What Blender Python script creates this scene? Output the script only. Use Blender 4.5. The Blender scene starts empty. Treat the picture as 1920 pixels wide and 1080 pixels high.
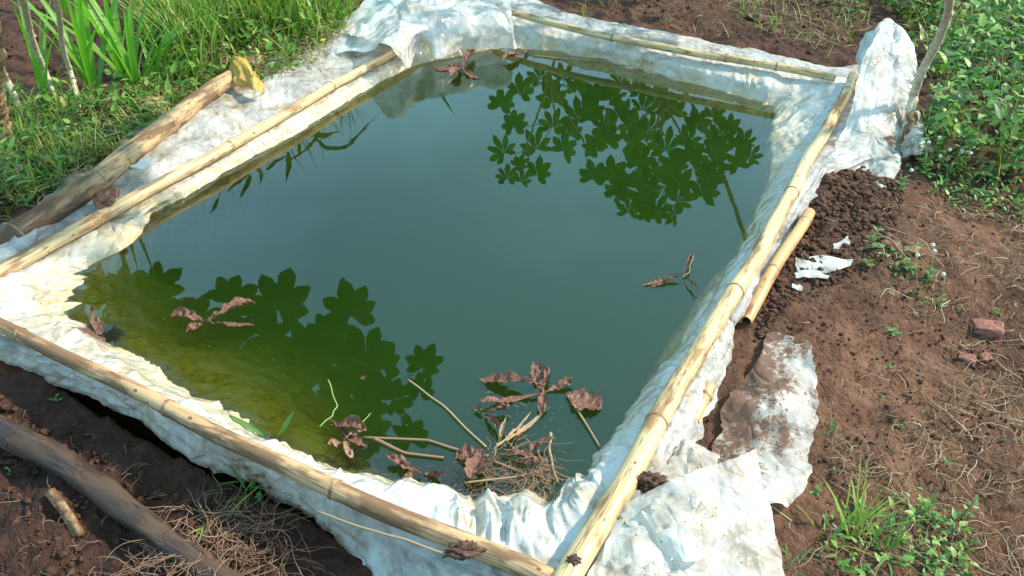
import bpy, math, random
import numpy as np
from mathutils import Vector, Matrix
random.seed(5)
rng = np.random.default_rng(11)
S = bpy.context.scene
COL = S.collection

# ------------------------------------------------------------------ camera
F = 1698.0                      # focal length in photo pixels (1920 wide)
CAMZ = 1.60                     # metres above the water
v1 = np.array([1098, 1186, -F]); v2 = np.array([-4111, 1375, -F])
up = np.cross(v1, v2); up /= np.linalg.norm(up)
if up[1] < 0: up = -up
fw = np.array([0, 0, -1.0]); fw = fw - up * fw.dot(up); fw /= np.linalg.norm(fw)
rt = np.cross(fw, up)
R = np.array([rt, fw, up])      # world = R @ cam
cam = bpy.data.cameras.new('camera'); camo = bpy.data.objects.new('camera', cam)
COL.objects.link(camo); S.camera = camo
camo.matrix_world = Matrix.Translation((0, 0, CAMZ)) @ Matrix(R.tolist()).to_4x4()
cam.sensor_width = 36; cam.lens = 36 * F / 1920; cam.clip_start = 0.02; cam.clip_end = 500

def ray(px, py):
    d = R @ np.array([px - 960, 540 - py, -F]); return d / np.linalg.norm(d)
def P(px, py, z=0.0):           # the point of the photo at (px, py) lying at height z
    d = ray(px, py); t = (z - CAMZ) / d[2]
    return np.array([d[0] * t, d[1] * t, z])
def proj(p):
    q = R.T @ (np.asarray(p) - np.array([0, 0, CAMZ]))
    return 960 - q[0] / q[2] * F, 540 + q[1] / q[2] * F

# ------------------------------------------------------------------ light
SUN_EL, SUN_AZ = math.radians(44), math.radians(78)     # azimuth from +Y, clockwise
sd = Vector((math.sin(SUN_AZ) * math.cos(SUN_EL), math.cos(SUN_AZ) * math.cos(SUN_EL), math.sin(SUN_EL)))
sl = bpy.data.lights.new('sun', 'SUN'); sl.energy = 4.5; sl.angle = math.radians(3); sl.color = (1, .92, .78)
so = bpy.data.objects.new('sun', sl); COL.objects.link(so); so.rotation_euler = sd.to_track_quat('Z', 'Y').to_euler()
w = bpy.data.worlds.new('World'); S.world = w; w.use_nodes = True
nt = w.node_tree; nt.nodes.clear()
def N(t, ty, **kw):
    n = t.nodes.new(ty)
    for k, v in kw.items():
        if k == 'ins':
            for a, b in v.items(): n.inputs[a].default_value = b
        else: setattr(n, k, v)
    return n
sky = N(nt, 'ShaderNodeTexSky', sky_type='NISHITA', sun_disc=False, sun_elevation=SUN_EL, sun_rotation=SUN_AZ, air_density=1.0, dust_density=1.5, ozone_density=1.2)
tc = N(nt, 'ShaderNodeTexCoord'); mp = N(nt, 'ShaderNodeMapping'); mp.inputs['Scale'].default_value = (1, 1, 2.2)
nz = N(nt, 'ShaderNodeTexNoise', ins={'Scale': 1.7, 'Detail': 7, 'Roughness': .58})
rp = N(nt, 'ShaderNodeValToRGB'); rp.color_ramp.elements[0].position = .50; rp.color_ramp.elements[1].position = .74
mx = N(nt, 'ShaderNodeMixRGB'); mx.inputs['Color2'].default_value = (8.5, 18, 23.5, 1)
mm = N(nt, 'ShaderNodeMath', operation='MULTIPLY_ADD'); mm.inputs[1].default_value = .22; mm.inputs[2].default_value = .30   # faint cloud over an even haze added to brighten the mirrored sky
bg = N(nt, 'ShaderNodeBackground'); bg.inputs['Strength'].default_value = .11
wo = N(nt, 'ShaderNodeOutputWorld')
L = nt.links.new
L(tc.outputs['Generated'], mp.inputs['Vector']); L(mp.outputs['Vector'], nz.inputs['Vector']); L(nz.outputs['Fac'], rp.inputs['Fac'])
L(rp.outputs['Color'], mm.inputs[0]); L(mm.outputs[0], mx.inputs['Fac']); L(sky.outputs['Color'], mx.inputs['Color1'])
L(mx.outputs['Color'], bg.inputs['Color']); L(bg.outputs['Background'], wo.inputs['Surface'])
S.view_settings.view_transform = 'Standard'; S.view_settings.look = 'None'
S.view_settings.exposure = 0.56; S.view_settings.gamma = 1; S.view_settings.use_curve_mapping = False
S.render.engine = 'CYCLES'
S.cycles.volume_bounces = 4; S.cycles.transparent_max_bounces = 24; S.cycles.max_bounces = 8

# ------------------------------------------------------------------ numpy noise
def _h(a, b, c):
    n = (a * 374761393 + b * 668265263 + c * 1274126177) & 0xffffffff
    n = ((n ^ (n >> 13)) * 1274126177) & 0xffffffff
    n = ((n ^ (n >> 16)) * 2246822519) & 0xffffffff
    return (n ^ (n >> 15)) / 4294967295.0
def noise(x, y, z=0.0):
    x, y, z = np.broadcast_arrays(np.asarray(x, float), np.asarray(y, float), np.asarray(z, float))
    ix, iy, iz = np.floor(x).astype(np.int64), np.floor(y).astype(np.int64), np.floor(z).astype(np.int64)
    fx, fy, fz = x - ix, y - iy, z - iz
    fx, fy, fz = [f * f * f * (f * (f * 6 - 15) + 10) for f in (fx, fy, fz)]
    r = 0
    for dx in (0, 1):
        for dy in (0, 1):
            for dz in (0, 1):
                r = r + _h(ix + dx, iy + dy, iz + dz) * (fx if dx else 1 - fx) * (fy if dy else 1 - fy) * (fz if dz else 1 - fz)
    return r * 2 - 1
def fbm(x, y, z=0.0, o=4, g=.5):
    a, s, r = 1, 1, 0
    for i in range(o):
        r = r + a * noise(x * s + 17.3 * i, y * s - 9.1 * i, z * s + 3.7 * i); a *= g; s *= 2.03
    return r
def ridge(x, y, z=0.0, o=3):
    a, s, r = 1, 1, 0
    for i in range(o):
        r = r + a * (1 - 2 * np.abs(noise(x * s + 7.7 * i, y * s + 5.1 * i, z + 2.2 * i))); a *= .5; s *= 2.1
    return r

def facets(x, y, z, freq, k=7, seed=0, warp=.25):
    # straight creases between flat facets, as in crumpled film
    rs = np.random.default_rng(100 + seed); h = 0
    wx_ = x + warp / freq * noise(x * freq * .6 + seed, y * freq * .6, z * freq * .6); wy_ = y + warp / freq * noise(x * freq * .6, y * freq * .6 + 9, z * freq * .6 + seed)
    for i in range(k):
        d = rs.normal(0, 1, 3); d /= np.linalg.norm(d); f = freq * rs.uniform(.5, 1.6); p = (wx_ * d[0] + wy_ * d[1] + z * d[2]) * f + rs.uniform(0, 9)
        m = np.clip(.5 + .9 * noise(x * freq * .55 + i * 3.1, y * freq * .55, z * freq * .55 + seed), 0, 1)
        h = h + (np.abs((p % 1) * 2 - 1) - .5) / (f / freq) * m
    return h
def pinch(V, segs):
    # narrow raised creases along line segments: (a, b, width, height)
    h = np.zeros(V.shape[:-1])
    for a, b, wd, ht in segs:
        e = b - a; L2_ = e.dot(e) + 1e-9; q = V - a; t = np.clip((q * e).sum(-1) / L2_, -.1, 1.1)
        d = np.linalg.norm(q - t[..., None] * e, axis=-1)
        h += 1.7 * ht * np.exp(-d / wd) * np.clip(1 - np.abs(t - .5) * 1.8, 0, 1)
    return h
# ------------------------------------------------------------------ objects
def link(name, me, parent=None):
    o = bpy.data.objects.new(name, me); COL.objects.link(o)
    if parent: o.parent = parent
    return o
def tag(o, label=None, cat=None, group=None, kind=None):
    if label: o['label'] = label
    if cat: o['category'] = cat
    if group: o['group'] = group
    if kind: o['kind'] = kind
    return o
def empty(name, loc, label=None, cat=None, group=None):
    o = bpy.data.objects.new(name, None); COL.objects.link(o); o.location = [float(c) for c in loc]
    o.empty_display_size = .05
    return tag(o, label, cat, group)
def mesh(name, v, f, mat, smooth=True, attrs=None):
    me = bpy.data.meshes.new(name)
    v = np.asarray(v, np.float32).reshape(-1, 3)
    if isinstance(f, np.ndarray) and f.ndim == 2:
        k = f.shape[1]
        me.vertices.add(len(v)); me.vertices.foreach_set('co', v.ravel())
        me.loops.add(f.size); me.loops.foreach_set('vertex_index', f.astype(np.int32).ravel())
        me.polygons.add(len(f)); me.polygons.foreach_set('loop_start', np.arange(0, f.size, k, dtype=np.int32))
        me.update(calc_edges=True); me.validate()
    else:
        me.from_pydata([tuple(map(float, p)) for p in v], [], [tuple(map(int, q)) for q in f])
    if smooth: me.polygons.foreach_set('use_smooth', [True] * len(me.polygons))
    if attrs:
        for k, a in attrs.items():
            at = me.attributes.new(k, 'FLOAT', 'POINT'); at.data.foreach_set('value', np.asarray(a, np.float32).ravel())
    if mat: me.materials.append(mat)
    me.update()
    return me
def obj(name, v, f, mat, parent=None, smooth=True, attrs=None):
    return link(name, mesh(name, v, f, mat, smooth, attrs), parent)
def gridf(nr, nc, wrap=False):
    i, j = np.meshgrid(np.arange(nr - 1), np.arange(nc if wrap else nc - 1), indexing='ij')
    j2 = (j + 1) % nc
    return np.stack([i * nc + j, i * nc + j2, (i + 1) * nc + j2, (i + 1) * nc + j], -1).reshape(-1, 4)
def tube(pts, rad, nseg=8, cap=True):
    pts = np.asarray(pts, float); n = len(pts)
    rad = np.broadcast_to(np.asarray(rad, float), (n,))
    t = np.gradient(pts, axis=0); t /= np.linalg.norm(t, axis=1)[:, None] + 1e-9
    u = np.cross(t[0], [0, 0, 1.0])
    if np.linalg.norm(u) < 1e-3: u = np.array([1.0, 0, 0])
    V = []
    for i in range(n):
        u = u - t[i] * u.dot(t[i]); u /= np.linalg.norm(u); b = np.cross(t[i], u)
        a = np.linspace(0, 2 * np.pi, nseg, endpoint=False)
        V.append(pts[i] + rad[i] * (np.cos(a)[:, None] * u + np.sin(a)[:, None] * b))
    V = np.concatenate(V); Fc = gridf(n, nseg, True).tolist()
    if cap: Fc.append(list(range(nseg))[::-1]); Fc.append(list(range((n - 1) * nseg, n * nseg)))
    return V, Fc
def joinm(parts):
    V, Fc, o = [], [], 0
    for v, f in parts:
        v = np.asarray(v); V.append(v); Fc += [[q + o for q in k] for k in (f.tolist() if isinstance(f, np.ndarray) else f)]; o += len(v)
    return np.concatenate(V), Fc

# ------------------------------------------------------------------ materials
def newmat(name):
    m = bpy.data.materials.new(name); m.use_nodes = True; m.node_tree.nodes.clear(); return m, m.node_tree
def ramp(t, fac, stops):
    r = N(t, 'ShaderNodeValToRGB'); e = r.color_ramp.elements
    while len(e) < len(stops): e.new(.5)
    for k, (p, c) in enumerate(stops): e[k].position = p; e[k].color = (*c, 1)
    t.links.new(fac, r.inputs['Fac']); return r.outputs['Color']
def coords(t, stretch=(1, 1, 1), src='Object'):
    c = N(t, 'ShaderNodeTexCoord'); m = N(t, 'ShaderNodeMapping'); m.inputs['Scale'].default_value = stretch
    t.links.new(c.outputs[src], m.inputs['Vector']); return m.outputs['Vector']
def nse(t, vec, scale, detail=5, rough=.55, dist=0):
    n = N(t, 'ShaderNodeTexNoise', ins={'Scale': scale, 'Detail': detail, 'Roughness': rough, 'Distortion': dist})
    t.links.new(vec, n.inputs['Vector']); return n.outputs['Fac']
def mixc(t, fac, a, b, mode='MIX'):
    m = N(t, 'ShaderNodeMixRGB', blend_type=mode)
    for s, k in ((fac, 'Fac'), (a, 'Color1'), (b, 'Color2')):
        if isinstance(s, (int, float)): m.inputs[k].default_value = s
        elif isinstance(s, tuple): m.inputs[k].default_value = (*s, 1)
        else: t.links.new(s, m.inputs[k])
    return m.outputs['Color']
def math2(t, op, a, b=0.0, clamp=False):
    m = N(t, 'ShaderNodeMath', operation=op, use_clamp=clamp)
    for k, s in enumerate((a, b)):
        if isinstance(s, (int, float)): m.inputs[k].default_value = s
        else: t.links.new(s, m.inputs[k])
    return m.outputs[0]
def bump(t, h, strength, dist, normal=None):
    b = N(t, 'ShaderNodeBump', ins={'Strength': strength, 'Distance': dist}); t.links.new(h, b.inputs['Height'])
    if normal: t.links.new(normal, b.inputs['Normal'])
    return b.outputs['Normal']
def finish(t, color, rough=.6, normal=None, spec=.4, transl=0, tcol=None):
    p = N(t, 'ShaderNodeBsdfPrincipled'); o = N(t, 'ShaderNodeOutputMaterial')
    p.inputs['Specular IOR Level'].default_value = spec
    if isinstance(color, tuple): p.inputs['Base Color'].default_value = (*color, 1)
    else: t.links.new(color, p.inputs['Base Color'])
    if isinstance(rough, (int, float)): p.inputs['Roughness'].default_value = rough
    else: t.links.new(rough, p.inputs['Roughness'])
    if normal: t.links.new(normal, p.inputs['Normal'])
    out = p.outputs[0]
    if transl:
        tr = N(t, 'ShaderNodeBsdfTranslucent'); s = N(t, 'ShaderNodeMixShader')
        if isinstance(transl, (int, float)): s.inputs[0].default_value = transl
        else: t.links.new(transl, s.inputs[0])
        c = tcol if tcol is not None else color
        if isinstance(c, tuple): tr.inputs[0].default_value = (*c, 1)
        else: t.links.new(c, tr.inputs[0])
        t.links.new(out, s.inputs[1]); t.links.new(tr.outputs[0], s.inputs[2]); out = s.outputs[0]
    t.links.new(out, o.inputs['Surface'])
def leafmat(name, stops, rough=.5, transl=.35, vein=30, bumps=.3, ri=.8):
    m, t = newmat(name); g = N(t, 'ShaderNodeNewGeometry'); v = coords(t)
    n = nse(t, v, vein, 3)
    f = math2(t, 'ADD', math2(t, 'MULTIPLY', g.outputs['Random Per Island'], ri), math2(t, 'MULTIPLY', n, 1.1 - ri))
    c = ramp(t, f, stops)
    finish(t, c, rough, bump(t, n, bumps, .002), .35, transl, mixc(t, 1.0, c, (1.0, 1.25, .5), 'MULTIPLY')); return m
M = {}
M['grass'] = leafmat('grass_blades', [(.0, (.03, .09, .01)), (.3, (.10, .22, .022)), (.55, (.22, .37, .045)), (.78, (.36, .42, .09)), (.9, (.48, .40, .16)), (1, (.36, .22, .1))])
M['blade'] = leafmat('broad_blades', [(0, (.05, .19, .018)), (.5, (.13, .35, .03)), (.85, (.27, .44, .07)), (1, (.42, .42, .12))], .35, .5)
M['weed'] = leafmat('weed_leaves', [(0, (.012, .045, .008)), (.35, (.05, .14, .02)), (.65, (.13, .28, .04)), (.88, (.26, .38, .08)), (1, (.42, .38, .14))], .42, .3)
M['sprig'] = leafmat('sprig_leaves', [(0, (.03, .10, .02)), (.5, (.08, .21, .045)), (.85, (.18, .3, .08)), (1, (.34, .33, .12))], .4, .3)
M['cassava'] = leafmat('cassava_leaves', [(.1, (.02, .06, .01)), (.55, (.05, .12, .02)), (1, (.14, .24, .04))], .35, .28)
M['straw'] = leafmat('straw', [(0, (.12, .065, .03)), (.4, (.27, .17, .09)), (.8, (.42, .3, .17)), (1, (.55, .44, .28))], .7, .1)
M['root'] = leafmat('rootlets', [(0, (.1, .05, .03)), (.5, (.24, .13, .08)), (1, (.36, .22, .13))], .75, 0.001)
M['deadleaf'] = leafmat('dead_leaf', [(0, (.03, .014, .010)), (.3, (.09, .036, .023)), (.6, (.18, .08, .05)), (.85, (.30, .17, .12)), (1, (.44, .33, .27))], .55, .12, 110, 1.0, .25)
M['dryleaf'] = leafmat('yellow_dry_leaf', [(0, (.25, .13, .02)), (.5, (.55, .33, .06)), (1, (.7, .48, .16))], .45, .2, 50, .6)
M['white'] = leafmat('white_petals', [(0, (.6, .62, .5)), (1, (.8, .82, .75))], .6, .3)
M['yellow'] = leafmat('yellow_petals', [(0, (.65, .5, .02)), (1, (.8, .65, .05))], .5, .3)
M['paleblue'] = leafmat('pale_blue_petals', [(0, (.3, .45, .6)), (1, (.5, .62, .75))], .5, .3)
M['greenstem'] = leafmat('green_stem', [(0, (.12, .2, .04)), (1, (.26, .32, .09))], .55, 0.001)

def soilmat():
    m, t = newmat('soil'); v = coords(t)
    big = nse(t, v, 1.6, 4, .6); mid = nse(t, v, 11, 6, .65); fine = nse(t, v, 70, 5, .7)
    tan = N(t, 'ShaderNodeAttribute', attribute_name='tan')
    wet = N(t, 'ShaderNodeAttribute', attribute_name='wet')
    f = math2(t, 'ADD', math2(t, 'MULTIPLY', mid, .6), math2(t, 'MULTIPLY', fine, .45))
    dark = ramp(t, f, [(.3, (.03, .013, .008)), (.52, (.078, .036, .021)), (.72, (.14, .073, .043))])
    light = ramp(t, f, [(.3, (.05, .021, .012)), (.5, (.125, .057, .030)), (.75, (.24, .13, .073))])
    tf = math2(t, 'MULTIPLY', tan.outputs['Fac'], math2(t, 'ADD', .45, big), True)
    c = mixc(t, tf, dark, light)
    c = mixc(t, wet.outputs['Fac'], c, mixc(t, 1.0, c, (.55, .47, .46), 'MULTIPLY'))
    vo = N(t, 'ShaderNodeTexVoronoi', ins={'Scale': 85.0, 'Randomness': 1.0}); t.links.new(v, vo.inputs['Vector'])
    vo2 = N(t, 'ShaderNodeTexVoronoi', ins={'Scale': 220.0}); t.links.new(v, vo2.inputs['Vector'])
    h = math2(t, 'SUBTRACT', math2(t, 'MULTIPLY', fine, 1.2), math2(t, 'ADD', math2(t, 'MULTIPLY', vo.outputs['Distance'], .8), math2(t, 'MULTIPLY', vo2.outputs['Distance'], .4)))
    nn = bump(t, h, .8, .007)
    finish(t, c, math2(t, 'SUBTRACT', .95, math2(t, 'MULTIPLY', wet.outputs['Fac'], .25)), nn, .25); return m
M['soil'] = soilmat()

def linermat():
    m, t = newmat('plastic_sheet'); v = coords(t)
    mud = N(t, 'ShaderNodeAttribute', attribute_name='mud').outputs['Fac']
    g = N(t, 'ShaderNodeNewGeometry'); sx = N(t, 'ShaderNodeSeparateXYZ'); t.links.new(g.outputs['Position'], sx.inputs[0])
    z = sx.outputs['Z']
    n1 = nse(t, v, 9, 6, .62, .6); n2 = nse(t, v, 45, 5, .7); n3 = nse(t, v, 130, 4, .7)
    thin = nse(t, v, 7.5, 6, .68, .3)
    film = ramp(t, n1, [(.36, (.76, .745, .70)), (.55, (.71, .67, .585)), (.71, (.54, .44, .30))])
    film = mixc(t, math2(t, 'MULTIPLY', math2(t, 'SUBTRACT', thin, .47), 2.2, True), film, mixc(t, 1.0, film, (.86, .86, .87), 'MULTIPLY'))
    inner = N(t, 'ShaderNodeAttribute', attribute_name='inner').outputs['Fac']
    # scum line just above the water, algae film below it
    zz = math2(t, 'ADD', z, math2(t, 'MULTIPLY', math2(t, 'SUBTRACT', n2, .5), .03))
    scum = N(t, 'ShaderNodeMapRange', ins={'From Min': .085, 'From Max': .0, 'To Min': 0., 'To Max': 1.15}); t.links.new(zz, scum.inputs['Value'])
    scf = math2(t, 'MULTIPLY', inner, math2(t, 'MULTIPLY', scum.outputs[0], math2(t, 'MULTIPLY', n1, 1.1)), True)
    c = mixc(t, scf, film, (.58, .44, .19))
    alg = N(t, 'ShaderNodeMapRange', ins={'From Min': .004, 'From Max': -.012, 'To Min': 0., 'To Max': 1.}); t.links.new(zz, alg.inputs['Value'])
    algc = ramp(t, math2(t, 'ADD', math2(t, 'MULTIPLY', n1, .6), math2(t, 'MULTIPLY', n2, .4)), [(.35, (.40, .21, .012)), (.5, (.88, .56, .05)), (.68, (.95, .76, .22))])
    c = mixc(t, math2(t, 'MULTIPLY', alg.outputs[0], inner), c, algc)
    # mud stains
    e = math2(t, 'ADD', math2(t, 'MULTIPLY', n1, .55), math2(t, 'ADD', math2(t, 'MULTIPLY', n2, .3), math2(t, 'MULTIPLY', n3, .25)))
    thr = math2(t, 'SUBTRACT', .86, math2(t, 'MULTIPLY', mud, .55))
    mk = math2(t, 'MULTIPLY', math2(t, 'SUBTRACT', e, thr), 14, True)
    soft = math2(t, 'MULTIPLY', math2(t, 'SUBTRACT', e, math2(t, 'SUBTRACT', thr, .16)), 3.2, True)
    c = mixc(t, math2(t, 'MULTIPLY', soft, .75), c, (.5, .36, .22))
    c = mixc(t, mk, c, mixc(t, n3, (.1, .045, .028), (.22, .12, .07)))
    # little specks of grit
    vo = N(t, 'ShaderNodeTexVoronoi', ins={'Scale': 48.0}); t.links.new(v, vo.inputs['Vector'])
    sp = math2(t, 'MULTIPLY', math2(t, 'LESS_THAN', vo.outputs['Distance'], .11), math2(t, 'GREATER_THAN', n1, .5))
    c = mixc(t, math2(t, 'MULTIPLY', sp, .8), c, (.16, .1, .06))
    # fine crinkles of the film
    h = 0.0
    for rot, sc, ds in (((.3, .5, .4), 11, 1.6), ((1.2, .2, 2.0), 15, 1.3), ((.7, 1.3, 1.1), 22, 1.2), ((2.1, .4, 2.9), 31, 1.0)):
        mpn = N(t, 'ShaderNodeMapping'); mpn.inputs['Rotation'].default_value = rot; t.links.new(v, mpn.inputs['Vector'])
        wv = N(t, 'ShaderNodeTexWave', wave_profile='TRI', ins={'Scale': sc * .33, 'Distortion': ds * 2, 'Detail': 2.0, 'Detail Scale': .35}); t.links.new(mpn.outputs[0], wv.inputs['Vector'])
        msk = math2(t, 'MULTIPLY', math2(t, 'SUBTRACT', nse(t, v, sc * .6, 2), .42), 5, True)
        h = math2(t, 'ADD', h, math2(t, 'MULTIPLY', math2(t, 'MULTIPLY', wv.outputs['Fac'], msk), 11.0 / sc))
    h = math2(t, 'ADD', h, math2(t, 'MULTIPLY', n2, .06))
    edge_ = math2(t, 'ABSOLUTE', math2(t, 'SUBTRACT', nse(t, mixc(t, .25, v, nse(t, v, 3, 2)), 13, 1, .4, .6), .5))
    line = math2(t, 'MULTIPLY', math2(t, 'SUBTRACT', .012, edge_), 80, True)
    c = mixc(t, math2(t, 'MULTIPLY', line, math2(t, 'MULTIPLY', n1, .75)), c, (.42, .31, .2))  # crease contrast and dirt painted in as thin brown lines
    h = math2(t, 'ADD', h, math2(t, 'MULTIPLY', math2(t, 'MINIMUM', edge_, .12), 3.0))
    nn = bump(t, h, .9, .009)
    rg = math2(t, 'ADD', .16, math2(t, 'MULTIPLY', mk, .6))
    p = N(t, 'ShaderNodeBsdfPrincipled', ins={'Specular IOR Level': .5}); t.links.new(c, p.inputs['Base Color']); t.links.new(rg, p.inputs['Roughness']); t.links.new(nn, p.inputs['Normal'])
    tr = N(t, 'ShaderNodeBsdfTranslucent'); t.links.new(c, tr.inputs[0]); t.links.new(nn, tr.inputs['Normal'])
    s = N(t, 'ShaderNodeMixShader'); s.inputs[0].default_value = .28; t.links.new(p.outputs[0], s.inputs[1]); t.links.new(tr.outputs[0], s.inputs[2])
    # stretched film lets the soil or the layer below show through
    tp = N(t, 'ShaderNodeBsdfTransparent'); tp.inputs[0].default_value = (.92, .93, .92, 1); s2 = N(t, 'ShaderNodeMixShader')
    cl = math2(t, 'MULTIPLY', math2(t, 'ADD', .08, math2(t, 'MULTIPLY', math2(t, 'SUBTRACT', thin, .38), 1.5)), math2(t, 'SUBTRACT', 1.0, math2(t, 'MAXIMUM', mk, inner)), True)
    t.links.new(math2(t, 'MINIMUM', cl, .55), s2.inputs[0]); t.links.new(s.outputs[0], s2.inputs[1]); t.links.new(tp.outputs[0], s2.inputs[2])
    o = N(t, 'ShaderNodeOutputMaterial'); t.links.new(s2.outputs[0], o.inputs['Surface']); return m
M['liner'] = linermat()

def clearfilm():
    m, t = newmat('clear_plastic'); v = coords(t); n = nse(t, v, 16, 5)
    p = N(t, 'ShaderNodeBsdfPrincipled', ins={'Roughness': .25}); p.inputs['Base Color'].default_value = (.62, .68, .66, 1)
    t.links.new(bump(t, math2(t, 'ABSOLUTE', math2(t, 'SUBTRACT', nse(t, v, 30, 4, .5, 2), .5)), .6, .008), p.inputs['Normal'])
    tr = N(t, 'ShaderNodeBsdfTransparent'); tr.inputs[0].default_value = (.85, .9, .88, 1); s = N(t, 'ShaderNodeMixShader')
    t.links.new(math2(t, 'ADD', .3, math2(t, 'MULTIPLY', n, .7), True), s.inputs[0]); t.links.new(tr.outputs[0], s.inputs[1]); t.links.new(p.outputs[0], s.inputs[2])
    o = N(t, 'ShaderNodeOutputMaterial'); t.links.new(s.outputs[0], o.inputs['Surface']); return m
M['film'] = clearfilm()

def bamboo(name, a, b, stain, staincol, scale=1.0):
    m, t = newmat(name); v = coords(t, (3.5, 60, 60)); v2 = coords(t, (5, 22, 22)); v0 = coords(t)
    f = nse(t, v, scale, 5, .6); g = nse(t, v2, 1.1, 6, .62)
    c = ramp(t, f, [(.3, b), (.5, a), (.75, tuple(min(1, k * 1.12) for k in a))])
    sf = math2(t, 'MULTIPLY', math2(t, 'SUBTRACT', g, 1 - stain), 9, True)
    c = mixc(t, math2(t, 'MULTIPLY', sf, .85), c, staincol)
    vo = N(t, 'ShaderNodeTexVoronoi', ins={'Scale': 24.0}); t.links.new(coords(t, (.6, 1, 1)), vo.inputs['Vector'])
    c = mixc(t, math2(t, 'MULTIPLY', math2(t, 'LESS_THAN', vo.outputs['Distance'], .1), .75), c, (.07, .03, .015))
    ck = nse(t, coords(t, (1.6, 38, 38)), 1.0, 3, .5, .4); c = mixc(t, math2(t, 'MULTIPLY', math2(t, 'MULTIPLY', math2(t, 'SUBTRACT', .018, math2(t, 'ABSOLUTE', math2(t, 'SUBTRACT', ck, .56))), 60, True), .8), c, (.13, .06, .025))
    age = nse(t, v0, 3.0, 3); c = mixc(t, math2(t, 'MULTIPLY', age, .45), c, mixc(t, 1.0, c, (.72, .62, .5), 'MULTIPLY'))
    dk = N(t, 'ShaderNodeAttribute', attribute_name='dark').outputs['Fac']
    c = mixc(t, math2(t, 'MULTIPLY', dk, math2(t, 'ADD', .35, math2(t, 'MULTIPLY', g, 1.1)), True), c, mixc(t, f, (.035, .018, .012), (.16, .085, .045)))
    finish(t, c, math2(t, 'ADD', .38, math2(t, 'MULTIPLY', sf, .4)), bump(t, f, .35, .002), .4); return m
M['pale'] = bamboo('bamboo_pale', (.68, .49, .25), (.48, .30, .13), .47, (.2, .1, .045))
M['cream'] = bamboo('bamboo_cream', (.66, .49, .25), (.48, .32, .14), .50, (.25, .13, .05))
M['tan'] = bamboo('bamboo_weathered', (.58, .37, .18), (.36, .20, .10), .57, (.16, .08, .04))
M['orange'] = bamboo('bamboo_orange', (.62, .36, .15), (.45, .23, .09), .42, (.2, .09, .05))
M['log'] = bamboo('log_weathered', (.50, .34, .17), (.30, .18, .085), .54, (.12, .065, .035))
M['purple'] = bamboo('bark_purple', (.045, .028, .022), (.02, .012, .010), .56, (.09, .055, .034))
def simple(name, stops, scale, rough, bs=.5, bd=.004, stretch=(1, 1, 1), spec=.3):
    m, t = newmat(name); v = coords(t, stretch); n = nse(t, v, scale, 6, .65)
    finish(t, ramp(t, n, stops), rough, bump(t, n, bs, bd), spec); return m
M['ring'] = simple('bamboo_node', [(.35, (.16, .08, .04)), (.7, (.45, .29, .14))], 60, .6)
M['bark'] = simple('cassava_bark', [(.3, (.30, .23, .14)), (.5, (.50, .42, .28)), (.75, (.62, .55, .40))], 45, .75, .8)
M['bark2'] = simple('brown_bark', [(.35, (.05, .025, .012)), (.52, (.19, .10, .045)), (.7, (.42, .29, .15))], 40, .7, .8, .006)
M['brick'] = simple('brick', [(.3, (.14, .06, .045)), (.55, (.3, .12, .085)), (.8, (.4, .2, .15))], 40, .85, .9, .005)
M['mud'] = simple('mud_lump', [(.3, (.045, .022, .015)), (.55, (.1, .05, .032)), (.8, (.17, .09, .06))], 50, .8, 1, .006)
M['black'] = simple('shadow_black', [(.3, (.015, .015, .02)), (.8, (.05, .05, .06))], 30, .35, .5)
M['husk'] = simple('dry_husk', [(.3, (.18, .1, .05)), (.55, (.38, .25, .12)), (.8, (.5, .36, .2))], 60, .7, .8)

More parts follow.
